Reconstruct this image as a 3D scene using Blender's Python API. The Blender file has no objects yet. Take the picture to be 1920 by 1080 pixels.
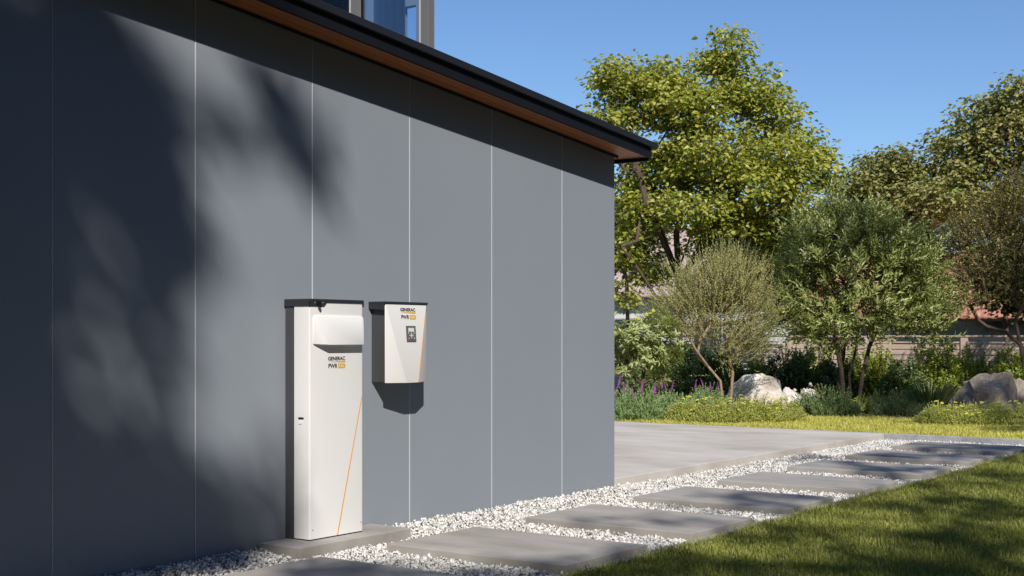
import bpy, bmesh, math, random
import numpy as np
from mathutils import Vector, Matrix

# ------------------------------------------------------------------ camera, sky, sun, exposure
scene = bpy.context.scene
C = scene.collection
rad = math.radians
SUNV = np.array((-1.01, -1.0, 1.24))            # towards the sun
CAM_H = 1.55
ANG = rad(35.81)                                # angle between view direction and the wall
CA, SA = math.cos(ANG), math.sin(ANG)
FPX, HOR = 2474.0, 631.0

cam_d = bpy.data.cameras.new('camera')
cam = bpy.data.objects.new('camera', cam_d)
C.objects.link(cam)
cam.location = (0, 0, CAM_H)
cam.rotation_euler = (rad(90), 0, ANG - rad(90))
cam_d.sensor_width = 36.0
cam_d.lens = FPX / 1920 * 36
cam_d.shift_y = (HOR - 540) / 1920
cam_d.clip_start = 0.1
cam_d.clip_end = 2000
cam_d.dof.use_dof = True
cam_d.dof.focus_distance = 10.5
cam_d.dof.aperture_fstop = 7.0
scene.camera = cam

world = bpy.data.worlds.new("World")
scene.world = world
world.use_nodes = True
wn = world.node_tree
bg = wn.nodes['Background']
sky = wn.nodes.new('ShaderNodeTexSky')
sky.sky_type = 'NISHITA'
sky.sun_disc = False
sky.sun_elevation = math.atan2(SUNV[2], math.hypot(SUNV[0], SUNV[1]))
sky.sun_rotation = math.atan2(SUNV[0], SUNV[1])
sky.air_density = 1.0
sky.dust_density = 0.0
sky.ozone_density = 3.0
tint = wn.nodes.new('ShaderNodeMix'); tint.data_type = 'RGBA'; tint.blend_type = 'MULTIPLY'
tint.inputs[0].default_value = 1.0
tint.inputs[7].default_value = (0.97, 1.15, 1.40, 1)
wn.links.new(sky.outputs[0], tint.inputs[6])
wn.links.new(tint.outputs[2], bg.inputs[0])
bg.inputs[1].default_value = 0.079

sun_d = bpy.data.lights.new('sun', 'SUN')
sun_d.energy = 5.0
sun_d.angle = rad(0.6)
sun_d.color = (1.0, 0.945, 0.875)
sun = bpy.data.objects.new('sun', sun_d)
C.objects.link(sun)
sun.location = (-10, -10, 20)
sun.rotation_euler = Vector(SUNV).to_track_quat('Z', 'Y').to_euler()

scene.view_settings.view_transform = 'Standard'
scene.view_settings.look = 'None'
scene.view_settings.exposure = 0.05
scene.view_settings.gamma = 1.0
scene.render.engine = 'CYCLES'
scene.cycles.max_bounces = 8
scene.cycles.transparent_max_bounces = 8

rng = np.random.default_rng(7)
random.seed(7)

# ------------------------------------------------------------------ materials
def new_mat(name):
    m = bpy.data.materials.new(name)
    m.use_nodes = True
    nt = m.node_tree
    b = nt.nodes['Principled BSDF']
    return m, nt, b

def plain(name, col, rough=0.5, metal=0.0, spec=0.5):
    m, nt, b = new_mat(name)
    b.inputs['Base Color'].default_value = (*col, 1)
    b.inputs['Roughness'].default_value = rough
    b.inputs['Metallic'].default_value = metal
    b.inputs['Specular IOR Level'].default_value = spec
    return m

def mottled(name, stops, scale=(1, 1, 1), nscale=4.0, detail=8, rough=0.7, bump=0.1, bscale=60.0, spec=0.4, dist=0.02,
            rrange=None):
    """base colour from a noise ramp in object space, fine bump"""
    m, nt, b = new_mat(name)
    N, L = nt.nodes, nt.links
    tc = N.new('ShaderNodeTexCoord')
    mp = N.new('ShaderNodeMapping'); mp.inputs['Scale'].default_value = scale
    L.new(tc.outputs['Object'], mp.inputs[0])
    n1 = N.new('ShaderNodeTexNoise'); n1.inputs['Scale'].default_value = nscale; n1.inputs['Detail'].default_value = detail
    n1.inputs['Roughness'].default_value = 0.62
    L.new(mp.outputs[0], n1.inputs['Vector'])
    cr = N.new('ShaderNodeValToRGB')
    el = cr.color_ramp.elements
    el[0].position, el[0].color = stops[0][0], (*stops[0][1], 1)
    el[1].position, el[1].color = stops[-1][0], (*stops[-1][1], 1)
    for p, c in stops[1:-1]:
        e = el.new(p); e.color = (*c, 1)
    L.new(n1.outputs[0], cr.inputs[0])
    L.new(cr.outputs[0], b.inputs['Base Color'])
    b.inputs['Roughness'].default_value = rough
    b.inputs['Specular IOR Level'].default_value = spec
    if rrange:
        mr = N.new('ShaderNodeMapRange')
        mr.inputs['To Min'].default_value, mr.inputs['To Max'].default_value = rrange
        L.new(n1.outputs[0], mr.inputs[0]); L.new(mr.outputs[0], b.inputs['Roughness'])
    n2 = N.new('ShaderNodeTexNoise'); n2.inputs['Scale'].default_value = bscale; n2.inputs['Detail'].default_value = 6
    L.new(tc.outputs['Object'], n2.inputs['Vector'])
    bp = N.new('ShaderNodeBump'); bp.inputs['Strength'].default_value = bump; bp.inputs['Distance'].default_value = dist
    L.new(n2.outputs[0], bp.inputs['Height']); L.new(bp.outputs[0], b.inputs['Normal'])
    return m

def foliage(name, cols, rough=0.45, trans=0.35, spec=0.4, tcol=(1.2, 1.25, 0.6), gain=1.0):
    """leaf material: colour varies leaf by leaf, light passes through"""
    cols = [tuple(min(.75, c * gain) for c in q) for q in cols]
    m, nt, b = new_mat(name)
    N, L = nt.nodes, nt.links
    ge = N.new('ShaderNodeNewGeometry')
    cr = N.new('ShaderNodeValToRGB')
    el = cr.color_ramp.elements
    k = len(cols)
    el[0].position, el[0].color = 0.0, (*cols[0], 1)
    el[1].position, el[1].color = 1.0, (*cols[-1], 1)
    for i in range(1, k - 1):
        e = el.new(i / (k - 1)); e.color = (*cols[i], 1)
    L.new(ge.outputs['Random Per Island'], cr.inputs[0])
    L.new(cr.outputs[0], b.inputs['Base Color'])
    b.inputs['Roughness'].default_value = rough
    b.inputs['Specular IOR Level'].default_value = spec
    tr = N.new('ShaderNodeBsdfTranslucent')
    mul = N.new('ShaderNodeMix'); mul.data_type = 'RGBA'; mul.blend_type = 'MULTIPLY'
    mul.inputs[0].default_value = 1.0
    L.new(cr.outputs[0], mul.inputs[6]); mul.inputs[7].default_value = (*tcol, 1)
    L.new(mul.outputs[2], tr.inputs[0])
    mx = N.new('ShaderNodeMixShader'); mx.inputs[0].default_value = trans
    L.new(b.outputs[0], mx.inputs[1]); L.new(tr.outputs[0], mx.inputs[2])
    L.new(mx.outputs[0], N['Material Output'].inputs[0])
    return m

def island_mat(name, cols, rough=0.8, bump=0.0, bscale=40):
    m, nt, b = new_mat(name)
    N, L = nt.nodes, nt.links
    ge = N.new('ShaderNodeNewGeometry')
    cr = N.new('ShaderNodeValToRGB'); el = cr.color_ramp.elements
    k = len(cols)
    el[0].position, el[0].color = 0.0, (*cols[0], 1)
    el[1].position, el[1].color = 1.0, (*cols[-1], 1)
    for i in range(1, k - 1):
        e = el.new(i / (k - 1)); e.color = (*cols[i], 1)
    L.new(ge.outputs['Random Per Island'], cr.inputs[0])
    L.new(cr.outputs[0], b.inputs['Base Color'])
    b.inputs['Roughness'].default_value = rough
    b.inputs['Specular IOR Level'].default_value = 0.3
    if bump:
        tc = N.new('ShaderNodeTexCoord')
        n2 = N.new('ShaderNodeTexNoise'); n2.inputs['Scale'].default_value = bscale; n2.inputs['Detail'].default_value = 5
        L.new(tc.outputs['Object'], n2.inputs['Vector'])
        bp = N.new('ShaderNodeBump'); bp.inputs['Strength'].default_value = bump; bp.inputs['Distance'].default_value = 0.02
        L.new(n2.outputs[0], bp.inputs['Height']); L.new(bp.outputs[0], b.inputs['Normal'])
    return m

M = {}
M['panel'] = mottled('grey_panel', [(0.3, (0.250, 0.280, 0.318)), (0.7, (0.268, 0.298, 0.336))], nscale=0.7, rough=0.5,
                     bump=0.015, bscale=300, spec=0.2)
M['joint'] = plain('aluminium_bead', (0.66, 0.68, 0.70), 0.35, 0.0, 0.6)
M['dark'] = plain('dark_gap', (0.012, 0.013, 0.015), 0.8)
M['fascia'] = mottled('black_fascia', [(0.3, (0.005, 0.0055, 0.008)), (0.7, (0.007, 0.008, 0.011))], nscale=3, rough=0.6, bump=0.03, bscale=120, spec=0.25)
M['drip'] = plain('dark_metal_trim', (0.014, 0.016, 0.022), 0.6, 0.0, 0.25)
M['concrete'] = mottled('slab_concrete', [(0.25, (0.235, 0.213, 0.188)), (0.46, (0.325, 0.303, 0.275)), (0.58, (0.365, 0.345, 0.318)), (0.75, (0.42, 0.405, 0.38))],
                        scale=(1.6, 0.65, 1.0), nscale=1.7, rough=0.75, bump=0.12, bscale=140, dist=0.01)
M['patio'] = mottled('patio_concrete', [(0.25, (0.36, 0.32, 0.27)), (0.44, (0.49, 0.45, 0.40)), (0.56, (0.55, 0.515, 0.47)), (0.72, (0.62, 0.59, 0.55))],
                     scale=(0.9, 0.4, 1.0), nscale=1.5, rough=0.75, bump=0.1, bscale=120, dist=0.01)
M['kerb'] = mottled('kerb_stone', [(0.3, (0.20, 0.205, 0.22)), (0.5, (0.33, 0.335, 0.35)), (0.75, (0.42, 0.42, 0.43))], nscale=5, rough=0.8, bump=0.4, bscale=30)
M['white'] = mottled('white_powder_coat', [(0.3, (0.795, 0.788, 0.770)), (0.7, (0.81, 0.803, 0.785))], nscale=2, rough=0.38, bump=0.01, bscale=500, spec=0.45)
M['case'] = plain('charcoal_case', (0.060, 0.060, 0.066), 0.45)
M['cap'] = plain('dark_cap', (0.026, 0.029, 0.036), 0.42)
M['black'] = plain('black_plastic', (0.008, 0.008, 0.009), 0.4)
M['steel'] = plain('screw_steel', (0.75, 0.75, 0.75), 0.3, 0.6)
M['orange'] = plain('orange_paint', (0.78, 0.36, 0.045), 0.45)
M['amber'] = plain('amber_print', (0.72, 0.40, 0.02), 0.45)
M['ink'] = plain('black_print', (0.012, 0.012, 0.013), 0.5)
M['lcd_case'] = plain('grey_display', (0.115, 0.115, 0.115), 0.5)
M['lcd'] = plain('lcd_screen', (0.66, 0.74, 0.60), 0.25)
M['key'] = plain('white_key', (0.75, 0.75, 0.75), 0.5)
M['redkey'] = plain('red_key', (0.70, 0.20, 0.22), 0.5)
M['soil'] = mottled('bed_soil', [(0.3, (0.030, 0.022, 0.014)), (0.7, (0.085, 0.062, 0.040))], nscale=3, rough=0.95, bump=0.8, bscale=25, dist=0.05)
M['gravel_base'] = mottled('gravel_bed', [(0.3, (0.16, 0.15, 0.135)), (0.7, (0.40, 0.385, 0.36))], nscale=40, rough=0.9, bump=0.8, bscale=60, dist=0.02)
M['gravel'] = island_mat('white_gravel', [(0.40, 0.38, 0.34), (0.68, 0.665, 0.63), (0.80, 0.79, 0.77), (0.60, 0.58, 0.53), (0.82, 0.81, 0.795), (0.30, 0.28, 0.24), (0.74, 0.72, 0.68), (0.78, 0.76, 0.73)], 0.75)
M['turf'] = mottled('turf_soil', [(0.3, (0.050, 0.058, 0.016)), (0.7, (0.095, 0.100, 0.028))], nscale=6, rough=0.95, bump=0.6, bscale=60, dist=0.03)
M['turf_dry'] = mottled('dry_turf', [(0.3, (0.30, 0.27, 0.06)), (0.7, (0.42, 0.37, 0.10))], nscale=8, rough=0.95, bump=0.5, bscale=60, dist=0.02)
M['grass'] = foliage('grass_blades', [(0.095, 0.120, 0.022), (0.150, 0.175, 0.034), (0.215, 0.225, 0.050), (0.120, 0.145, 0.028), (0.31, 0.27, 0.10)], 0.5, 0.3, 0.3, gain=1.7)
M['grass_far'] = foliage('dry_lit_grass', [(0.24, 0.235, 0.060), (0.33, 0.305, 0.085), (0.40, 0.36, 0.115), (0.28, 0.265, 0.070)], 0.5, 0.45, 0.3, gain=2.0)
M['bark'] = mottled('brown_bark', [(0.3, (0.060, 0.040, 0.028)), (0.7, (0.14, 0.10, 0.075))], scale=(3, 3, 0.6), nscale=4, rough=0.9, bump=0.7, bscale=22, dist=0.03)
M['bark_pale'] = mottled('pale_bark', [(0.3, (0.22, 0.15, 0.09)), (0.7, (0.42, 0.31, 0.20))], scale=(3, 3, 0.6), nscale=6, rough=0.85, bump=0.4, bscale=30)
M['leaf_big'] = foliage('lime_leaf', [(0.080, 0.110, 0.020), (0.190, 0.212, 0.040), (0.270, 0.275, 0.058), (0.130, 0.158, 0.030), (0.33, 0.315, 0.085), (0.22, 0.195, 0.045)], 0.40, 0.4, 0.5, gain=1.85)
M['leaf_back'] = foliage('olive_leaf', [(0.070, 0.080, 0.026), (0.130, 0.135, 0.045), (0.185, 0.180, 0.060), (0.11, 0.12, 0.04), (0.20, 0.16, 0.07)], 0.5, 0.3, 0.4, gain=2.2)
M['leaf_under'] = foliage('understorey_leaf', [(0.060, 0.070, 0.020), (0.11, 0.125, 0.032), (0.15, 0.16, 0.045)], 0.5, 0.3, 0.4)
M['leaf_twig'] = foliage('brown_green_leaf', [(0.085, 0.075, 0.025), (0.13, 0.115, 0.038), (0.16, 0.14, 0.05)], 0.5, 0.3, 0.4, gain=1.9)
M['leaf_bay'] = foliage('lance_leaf', [(0.066, 0.085, 0.022), (0.125, 0.145, 0.044), (0.190, 0.205, 0.080), (0.095, 0.115, 0.034), (0.27, 0.26, 0.12)], 0.36, 0.25, 0.5, gain=2.5)
M['leaf_olive'] = foliage('dry_olive_leaf', [(0.132, 0.142, 0.052), (0.205, 0.212, 0.086), (0.275, 0.270, 0.120), (0.160, 0.170, 0.062)], 0.5, 0.3, 0.4, gain=2.1)
M['twig_pale'] = plain('pale_twig', (0.36, 0.27, 0.16), 0.8)
M['leaf_rhodo'] = foliage('pale_green_leaf', [(0.180, 0.215, 0.080), (0.260, 0.295, 0.125), (0.34, 0.36, 0.18), (0.22, 0.245, 0.09)], 0.4, 0.3, 0.45, gain=1.5)
M['leaf_sage'] = foliage('grey_green_leaf', [(0.145, 0.205, 0.085), (0.205, 0.27, 0.13), (0.26, 0.32, 0.17)], 0.55, 0.3, 0.3, gain=1.7)
M['leaf_low'] = foliage('yellow_green_leaf', [(0.130, 0.145, 0.038), (0.205, 0.215, 0.065), (0.27, 0.27, 0.095)], 0.5, 0.35, 0.3, gain=2.3)
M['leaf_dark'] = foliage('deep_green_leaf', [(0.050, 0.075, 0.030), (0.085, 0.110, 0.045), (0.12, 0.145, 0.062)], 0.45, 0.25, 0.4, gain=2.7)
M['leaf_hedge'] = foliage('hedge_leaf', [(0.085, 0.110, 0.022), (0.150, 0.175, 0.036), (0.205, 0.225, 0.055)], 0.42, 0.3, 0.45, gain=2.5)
M['leaf_shade'] = foliage('tall_tree_leaf', [(0.06, 0.08, 0.02), (0.10, 0.12, 0.03)], 0.5, 0.15, 0.4)
M['purple'] = island_mat('purple_bloom', [(0.30, 0.08, 0.27), (0.42, 0.13, 0.38), (0.25, 0.08, 0.30)], 0.7)
M['yellow'] = island_mat('yellow_bloom', [(0.60, 0.60, 0.07), (0.70, 0.68, 0.10), (0.48, 0.52, 0.07)], 0.7)
M['pale_bloom'] = island_mat('cream_bloom', [(0.62, 0.58, 0.50), (0.70, 0.66, 0.60), (0.50, 0.44, 0.36)], 0.7)
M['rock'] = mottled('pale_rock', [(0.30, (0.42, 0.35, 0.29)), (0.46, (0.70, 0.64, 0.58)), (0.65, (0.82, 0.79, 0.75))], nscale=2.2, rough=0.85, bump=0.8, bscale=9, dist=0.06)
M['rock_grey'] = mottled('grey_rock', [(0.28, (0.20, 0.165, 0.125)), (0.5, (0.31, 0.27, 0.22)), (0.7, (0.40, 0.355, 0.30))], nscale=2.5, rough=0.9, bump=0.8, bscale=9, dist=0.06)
M['fence'] = mottled('weathered_wood', [(0.3, (0.46, 0.35, 0.265)), (0.7, (0.64, 0.50, 0.39))], scale=(1, 0.4, 6), nscale=3, rough=0.85, bump=0.2, bscale=40)
M['stucco'] = mottled('white_stucco', [(0.3, (0.62, 0.62, 0.60)), (0.7, (0.70, 0.70, 0.68))], nscale=2, rough=0.9, bump=0.2, bscale=50)
M['brick_wall'] = mottled('tan_render', [(0.3, (0.30, 0.20, 0.14)), (0.7, (0.42, 0.30, 0.22))], nscale=3, rough=0.9, bump=0.2, bscale=40)
M['roof_pale'] = mottled('faded_roof_tile', [(0.3, (0.34, 0.25, 0.22)), (0.7, (0.52, 0.42, 0.38))], nscale=5, rough=0.85, bump=0.3, bscale=30)
M['roof_red'] = mottled('terracotta_tile', [(0.3, (0.36, 0.14, 0.09)), (0.7, (0.56, 0.29, 0.20))], nscale=5, rough=0.85, bump=0.3, bscale=30)
M['window'] = plain('dark_window', (0.03, 0.04, 0.055), 0.12, 0.0, 0.6)
M['frame'] = plain('grey_frame', (0.155, 0.15, 0.15), 0.5)
M['frame_light'] = plain('pale_frame', (0.50, 0.48, 0.45), 0.5)
M['curtain'] = plain('sheer_curtain', (0.62, 0.62, 0.66), 0.9)
M['room'] = plain('dim_room', (0.10, 0.12, 0.15), 0.9)
M['bluewall'] = plain('pale_blue_wall', (0.20, 0.235, 0.30), 0.8)

def glass_mat():
    m, nt, b = new_mat('tinted_glass')
    N, L = nt.nodes, nt.links
    tr = N.new('ShaderNodeBsdfTransparent'); tr.inputs[0].default_value = (0.80, 0.86, 0.92, 1)
    gl = N.new('ShaderNodeBsdfGlossy'); gl.inputs['Roughness'].default_value = 0.02
    gl.inputs[0].default_value = (0.9, 0.95, 1.0, 1)
    fr = N.new('ShaderNodeLayerWeight'); fr.inputs[0].default_value = 0.30
    mx = N.new('ShaderNodeMixShader')
    L.new(fr.outputs[0], mx.inputs[0]); L.new(tr.outputs[0], mx.inputs[1]); L.new(gl.outputs[0], mx.inputs[2])
    L.new(mx.outputs[0], N['Material Output'].inputs[0])
    return m
M['glass'] = glass_mat()

def wood_mat():
    m, nt, b = new_mat('soffit_boards')
    N, L = nt.nodes, nt.links
    tc = N.new('ShaderNodeTexCoord')
    sp = N.new('ShaderNodeSeparateXYZ'); L.new(tc.outputs['Object'], sp.inputs[0])
    # boards run along x, 0.085 wide in y
    dv = N.new('ShaderNodeMath'); dv.operation = 'DIVIDE'; dv.inputs[1].default_value = 0.083
    L.new(sp.outputs[1], dv.inputs[0])
    fl = N.new('ShaderNodeMath'); fl.operation = 'FRACT'; L.new(dv.outputs[0], fl.inputs[0])
    lt = N.new('ShaderNodeMath'); lt.operation = 'LESS_THAN'; lt.inputs[1].default_value = 0.07
    L.new(fl.outputs[0], lt.inputs[0])
    mp = N.new('ShaderNodeMapping'); mp.inputs['Scale'].default_value = (1.2, 30, 30)
    L.new(tc.outputs['Object'], mp.inputs[0])
    no = N.new('ShaderNodeTexNoise'); no.inputs['Scale'].default_value = 3; no.inputs['Detail'].default_value = 6
    L.new(mp.outputs[0], no.inputs['Vector'])
    cr = N.new('ShaderNodeValToRGB'); el = cr.color_ramp.elements
    el[0].position, el[0].color = 0.3, (0.33, 0.105, 0.030, 1)
    el[1].position, el[1].color = 0.7, (0.50, 0.175, 0.055, 1)
    L.new(no.outputs[0], cr.inputs[0])
    mx = N.new('ShaderNodeMix'); mx.data_type = 'RGBA'
    L.new(lt.outputs[0], mx.inputs[0]); L.new(cr.outputs[0], mx.inputs[6]); mx.inputs[7].default_value = (0.03, 0.012, 0.006, 1)
    L.new(mx.outputs[2], b.inputs['Base Color'])
    b.inputs['Roughness'].default_value = 0.5
    return m
M['wood'] = wood_mat()

# ------------------------------------------------------------------ object helpers
def link(name, me, m, parent=None, smooth=False):
    o = bpy.data.objects.new(name, me)
    C.objects.link(o)
    if m is not None:
        me.materials.append(m)
    if parent is not None:
        o.parent = parent
    if smooth:
        me.polygons.foreach_set('use_smooth', np.ones(len(me.polygons), dtype=bool))
    return o

def thing(name, label, cat, loc=(0, 0, 0), group=None):
    o = bpy.data.objects.new(name, None)
    C.objects.link(o)
    o.location = loc
    o.empty_display_size = 0.1
    o['label'] = label; o['category'] = cat
    if group: o['group'] = group
    return o

def tag(o, label, cat, group=None):
    o['label'] = label; o['category'] = cat
    if group: o['group'] = group
    return o

def struct(o):
    o['kind'] = 'structure'
    return o

def np_mesh(name, verts, faces):
    """verts (n,3), faces (m,k) all with the same k, or a list of such arrays"""
    me = bpy.data.meshes.new(name)
    verts = np.ascontiguousarray(verts, dtype=np.float32)
    if not isinstance(faces, list): faces = [faces]
    faces = [np.asarray(f, dtype=np.int32) for f in faces if len(f)]
    loops = np.concatenate([f.ravel() for f in faces])
    tot = np.concatenate([np.full(len(f), f.shape[1], dtype=np.int32) for f in faces])
    start = np.concatenate(([0], np.cumsum(tot)[:-1])).astype(np.int32)
    me.vertices.add(len(verts)); me.vertices.foreach_set('co', verts.ravel())
    me.loops.add(len(loops)); me.loops.foreach_set('vertex_index', loops)
    me.polygons.add(len(tot)); me.polygons.foreach_set('loop_start', start)
    me.polygons.foreach_set('loop_total', tot)
    me.update(calc_edges=True)
    return me

class B:
    """collects solids for ONE mesh object"""
    def __init__(self): self.bm = bmesh.new()
    def box(self, x0, x1, y0, y1, z0, z1, bev=0.0, seg=2, vert_only=False):
        t = bmesh.new()
        bmesh.ops.create_cube(t, size=1)
        for v in t.verts:
            v.co = Vector((x0 + (v.co.x + .5) * (x1 - x0), y0 + (v.co.y + .5) * (y1 - y0), z0 + (v.co.z + .5) * (z1 - z0)))
        if bev:
            es = t.edges[:]
            if vert_only: es = [e for e in es if abs(e.verts[0].co.z - e.verts[1].co.z) > 1e-6]
            bmesh.ops.bevel(t, geom=es, offset=bev, segments=seg, affect='EDGES', profile=0.5)
        self._merge(t); return self
    def prism(self, pts, axis, a, b, bev=0.0, seg=2):
        """pts: 2D outline; axis 'y': pts=(x,z); 'x': pts=(y,z); 'z': pts=(x,y). extruded from a to b"""
        t = bmesh.new()
        def mk(p, d):
            return {'y': (p[0], d, p[1]), 'x': (d, p[0], p[1]), 'z': (p[0], p[1], d)}[axis]
        lo = [t.verts.new(mk(p, a)) for p in pts]; hi = [t.verts.new(mk(p, b)) for p in pts]
        n = len(pts)
        t.faces.new(lo); t.faces.new(hi[::-1])
        for i in range(n):
            t.faces.new((lo[i], lo[(i + 1) % n], hi[(i + 1) % n], hi[i]))
        bmesh.ops.recalc_face_normals(t, faces=t.faces)
        if bev: bmesh.ops.bevel(t, geom=t.edges[:], offset=bev, segments=seg, affect='EDGES', profile=0.5)
        self._merge(t); return self
    def hull(self, pts, bev=0.0):
        t = bmesh.new()
        for p in pts: t.verts.new(p)
        r = bmesh.ops.convex_hull(t, input=t.verts)
        bmesh.ops.dissolve_limit(t, angle_limit=0.02, verts=t.verts, edges=t.edges)
        bmesh.ops.recalc_face_normals(t, faces=t.faces)
        if bev: bmesh.ops.bevel(t, geom=t.edges[:], offset=bev, segments=2, affect='EDGES', profile=0.5)
        self._merge(t); return self
    def cyl(self, p, r, h, axis='z', seg=16, r2=None):
        t = bmesh.new()
        bmesh.ops.create_cone(t, cap_ends=True, segments=seg, radius1=r, radius2=r if r2 is None else r2, depth=h)
        R = {'z': Matrix(), 'y': Matrix.Rotation(rad(90), 4, 'X'), 'x': Matrix.Rotation(rad(90), 4, 'Y')}[axis]
        bmesh.ops.transform(t, matrix=Matrix.Translation(p) @ R, verts=t.verts)
        self._merge(t); return self
    def _merge(self, t):
        me = bpy.data.meshes.new('tmp'); t.to_mesh(me); t.free()
        self.bm.from_mesh(me); bpy.data.meshes.remove(me)
    def build(self, name, m, parent=None, smooth=False):
        me = bpy.data.meshes.new(name); self.bm.to_mesh(me); self.bm.free()
        o = link(name, me, m, parent)
        if smooth:
            for p in me.polygons: p.use_smooth = True
            try: me.set_sharp_from_angle(angle=rad(35))
            except Exception: pass
        return o

def bb(*a, **k):
    return B().box(*a, **k)

def lettering(name, txt, x0, x1, z0, z1, yfun, m, parent, bold=0.0, off=0.0008):
    """flat raised lettering on a face that looks towards -y; yfun(z) gives the face"""
    cu = bpy.data.curves.new(name, 'FONT')
    cu.body = txt; cu.size = 1.0; cu.extrude = 0.0; cu.offset = bold; cu.resolution_u = 4
    tmp = bpy.data.objects.new('tmp_text', cu); C.objects.link(tmp)
    dg = bpy.context.evaluated_depsgraph_get(); dg.update()
    me = bpy.data.meshes.new_from_object(tmp.evaluated_get(dg))
    bpy.data.objects.remove(tmp); bpy.data.curves.remove(cu)
    n = len(me.vertices); co = np.empty(n * 3, dtype=np.float32); me.vertices.foreach_get('co', co); co = co.reshape(-1, 3)
    mn, mx = co.min(0), co.max(0)
    u = (co[:, 0] - mn[0]) / (mx[0] - mn[0]); v = (co[:, 1] - mn[1]) / (mx[1] - mn[1])
    X = x0 + u * (x1 - x0); Z = z0 + v * (z1 - z0)
    Y = np.array([yfun(z) for z in Z]) - off
    me.vertices.foreach_set('co', np.stack([X, Y, Z], 1).astype(np.float32).ravel())
    me.materials.clear()
    return link(name, me, m, parent)

def decal(name, pts, yfun, m, parent, off=0.0006, thick=0.0005):
    """thin printed/painted shape on a -y face: pts = (x,z) outline"""
    b = bmesh.new()
    fr = [b.verts.new((x, yfun(z) - off - thick, z)) for x, z in pts]
    bk = [b.verts.new((x, yfun(z) - off + thick, z)) for x, z in pts]
    b.faces.new(fr); b.faces.new(bk[::-1])
    n = len(pts)
    for i in range(n): b.faces.new((fr[i], fr[(i + 1) % n], bk[(i + 1) % n], bk[i]))
    bmesh.ops.recalc_face_normals(b, faces=b.faces)
    me = bpy.data.meshes.new(name); b.to_mesh(me); b.free()
    return link(name, me, m, parent)

def at(px, py, w):
    """a point seen at photo pixel (px,py), w metres ahead of the camera"""
    r = (px - 960) / FPX * w
    return np.array((SA * r + CA * w, -CA * r + SA * w, CAM_H - (py - HOR) / FPX * w))

def foot(px, w, z=0.08):
    p = at(px, 0, w); p[2] = z
    return p

# ------------------------------------------------------------------ setting: ground, beds, patio, lawn
WALL = 6.92
gb = B()
gb.box(-400, 400, -400, 400, -0.6, -0.06)
struct(gb.build('ground', M['turf']))

struct(bb(-3.0, 19.28, 4.69, WALL + 0.4, -0.059, -0.016).build('gravel_bed', M['gravel_base']))
struct(bb(-12.0, 19.28, -14.0, 4.625, -0.058, -0.008).build('lawn_ground', M['turf']))
struct(bb(-3.0, 19.28, 4.625, 4.70, -0.057, 0.028, bev=0.006).build('lawn_edging', M['concrete']))
pt = B().box(11.354, 19.28, 7.04, 26.0, -0.056, 0.10, bev=0.006)
struct(pt.build('patio', M['patio']))
struct(bb(19.28, 19.40, -14.0, 26.0, -0.055, 0.098, bev=0.006).build('kerb', M['kerb']))
struct(bb(19.40, 23.2, -14.0, 26.0, -0.054, 0.060).build('far_lawn_ground', M['turf_dry']))

# planting bed: uneven soil
def soil():
    nx, ny = 60, 110
    xs = np.linspace(22.7, 62, nx); ys = np.linspace(-14, 44, ny)
    X, Y = np.meshgrid(xs, ys, indexing='ij')
    Z = 0.07 + 0.05 * np.sin(X * 1.7 + 0.6 * Y) * np.cos(Y * 1.3) + rng.normal(0, 0.012, X.shape)
    Z[0, :] = 0.0
    v = np.stack([X, Y, Z], -1).reshape(-1, 3)
    i = np.arange(nx - 1)[:, None] * ny + np.arange(ny - 1)[None, :]
    f = np.stack([i, i + ny, i + ny + 1, i + 1], -1).reshape(-1, 4)
    return struct(link('planting_bed', np_mesh('planting_bed', v, f), M['soil'], smooth=True))
soil()

# ------------------------------------------------------------------ house with the grey panel wall
SL = 0.0923
def rz(z0, x): return z0 + SL * (11.35 - x)
house = thing('house', 'dark grey panelled house with sloping black roof edge and wood soffit', 'house', (4, 8, 0))
house.location = (0, 0, 0)
seams = [4.838 + 1.112 * k for k in range(-7, 6)] + [11.35]
XL = seams[0] - 1.112
edges = [XL] + seams
for i in range(len(edges) - 1):
    a = edges[i] + (0.006 if i else 0)
    b = edges[i + 1] - (0.0035 if i < len(edges) - 2 else 0)
    B().prism([(a, -0.05), (b, -0.05), (b, rz(3.370, b)), (a, rz(3.370, a))], 'y', WALL, WALL + 0.03, bev=0.0015, seg=1).build('wall_panel', M['panel'], house)
for i in range(len(edges) - 2):
    s = edges[i + 1]
    B().prism([(s + 0.0008, -0.05), (s + 0.0055, -0.05), (s + 0.0055, rz(3.368, s + 0.0055)), (s + 0.0008, rz(3.368, s + 0.0008))], 'y',
              WALL - 0.0005, WALL + 0.02).build('joint_strip', M['joint'], house)
# body behind the panels
body = B().prism([(XL, -0.055), (11.345, -0.055), (11.345, rz(3.370, 11.345)), (XL, rz(3.370, XL))], 'y', WALL + 0.031, 15.0)
body.build('wall_body', M['dark'], house)
FO = 0.29                                      # overhang of the rake
XE = 11.59
def slab(za, zb, xa, xb, ya, yb, bev=0.0):
    return B().prism([(xa, rz(za, xa)), (xb, rz(za, xb)), (xb, rz(zb, xb)), (xa, rz(zb, xa))], 'y', ya, yb, bev=bev, seg=1)
slab(3.373, 3.46, XL - 0.2, XE - 0.03, WALL - FO + 0.03, 15.2).build('soffit', M['wood'], house)
slab(3.350, 3.3715, XL - 0.2, 11.40, WALL - 0.016, WALL - 0.002).build('wall_trim', M['dark'], house)
slab(3.364, 3.462, XL - 0.23, XE, WALL - FO, WALL - FO + 0.028, bev=0.002).build('fascia', M['fascia'], house)
B().prism([(XE - 0.028, 3.318), (XE - 0.001, 3.318), (XE - 0.001, 3.44), (XE - 0.028, 3.44)], 'y', WALL - FO + 0.029, 15.2).build('eave_fascia', M['fascia'], house)
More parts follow.
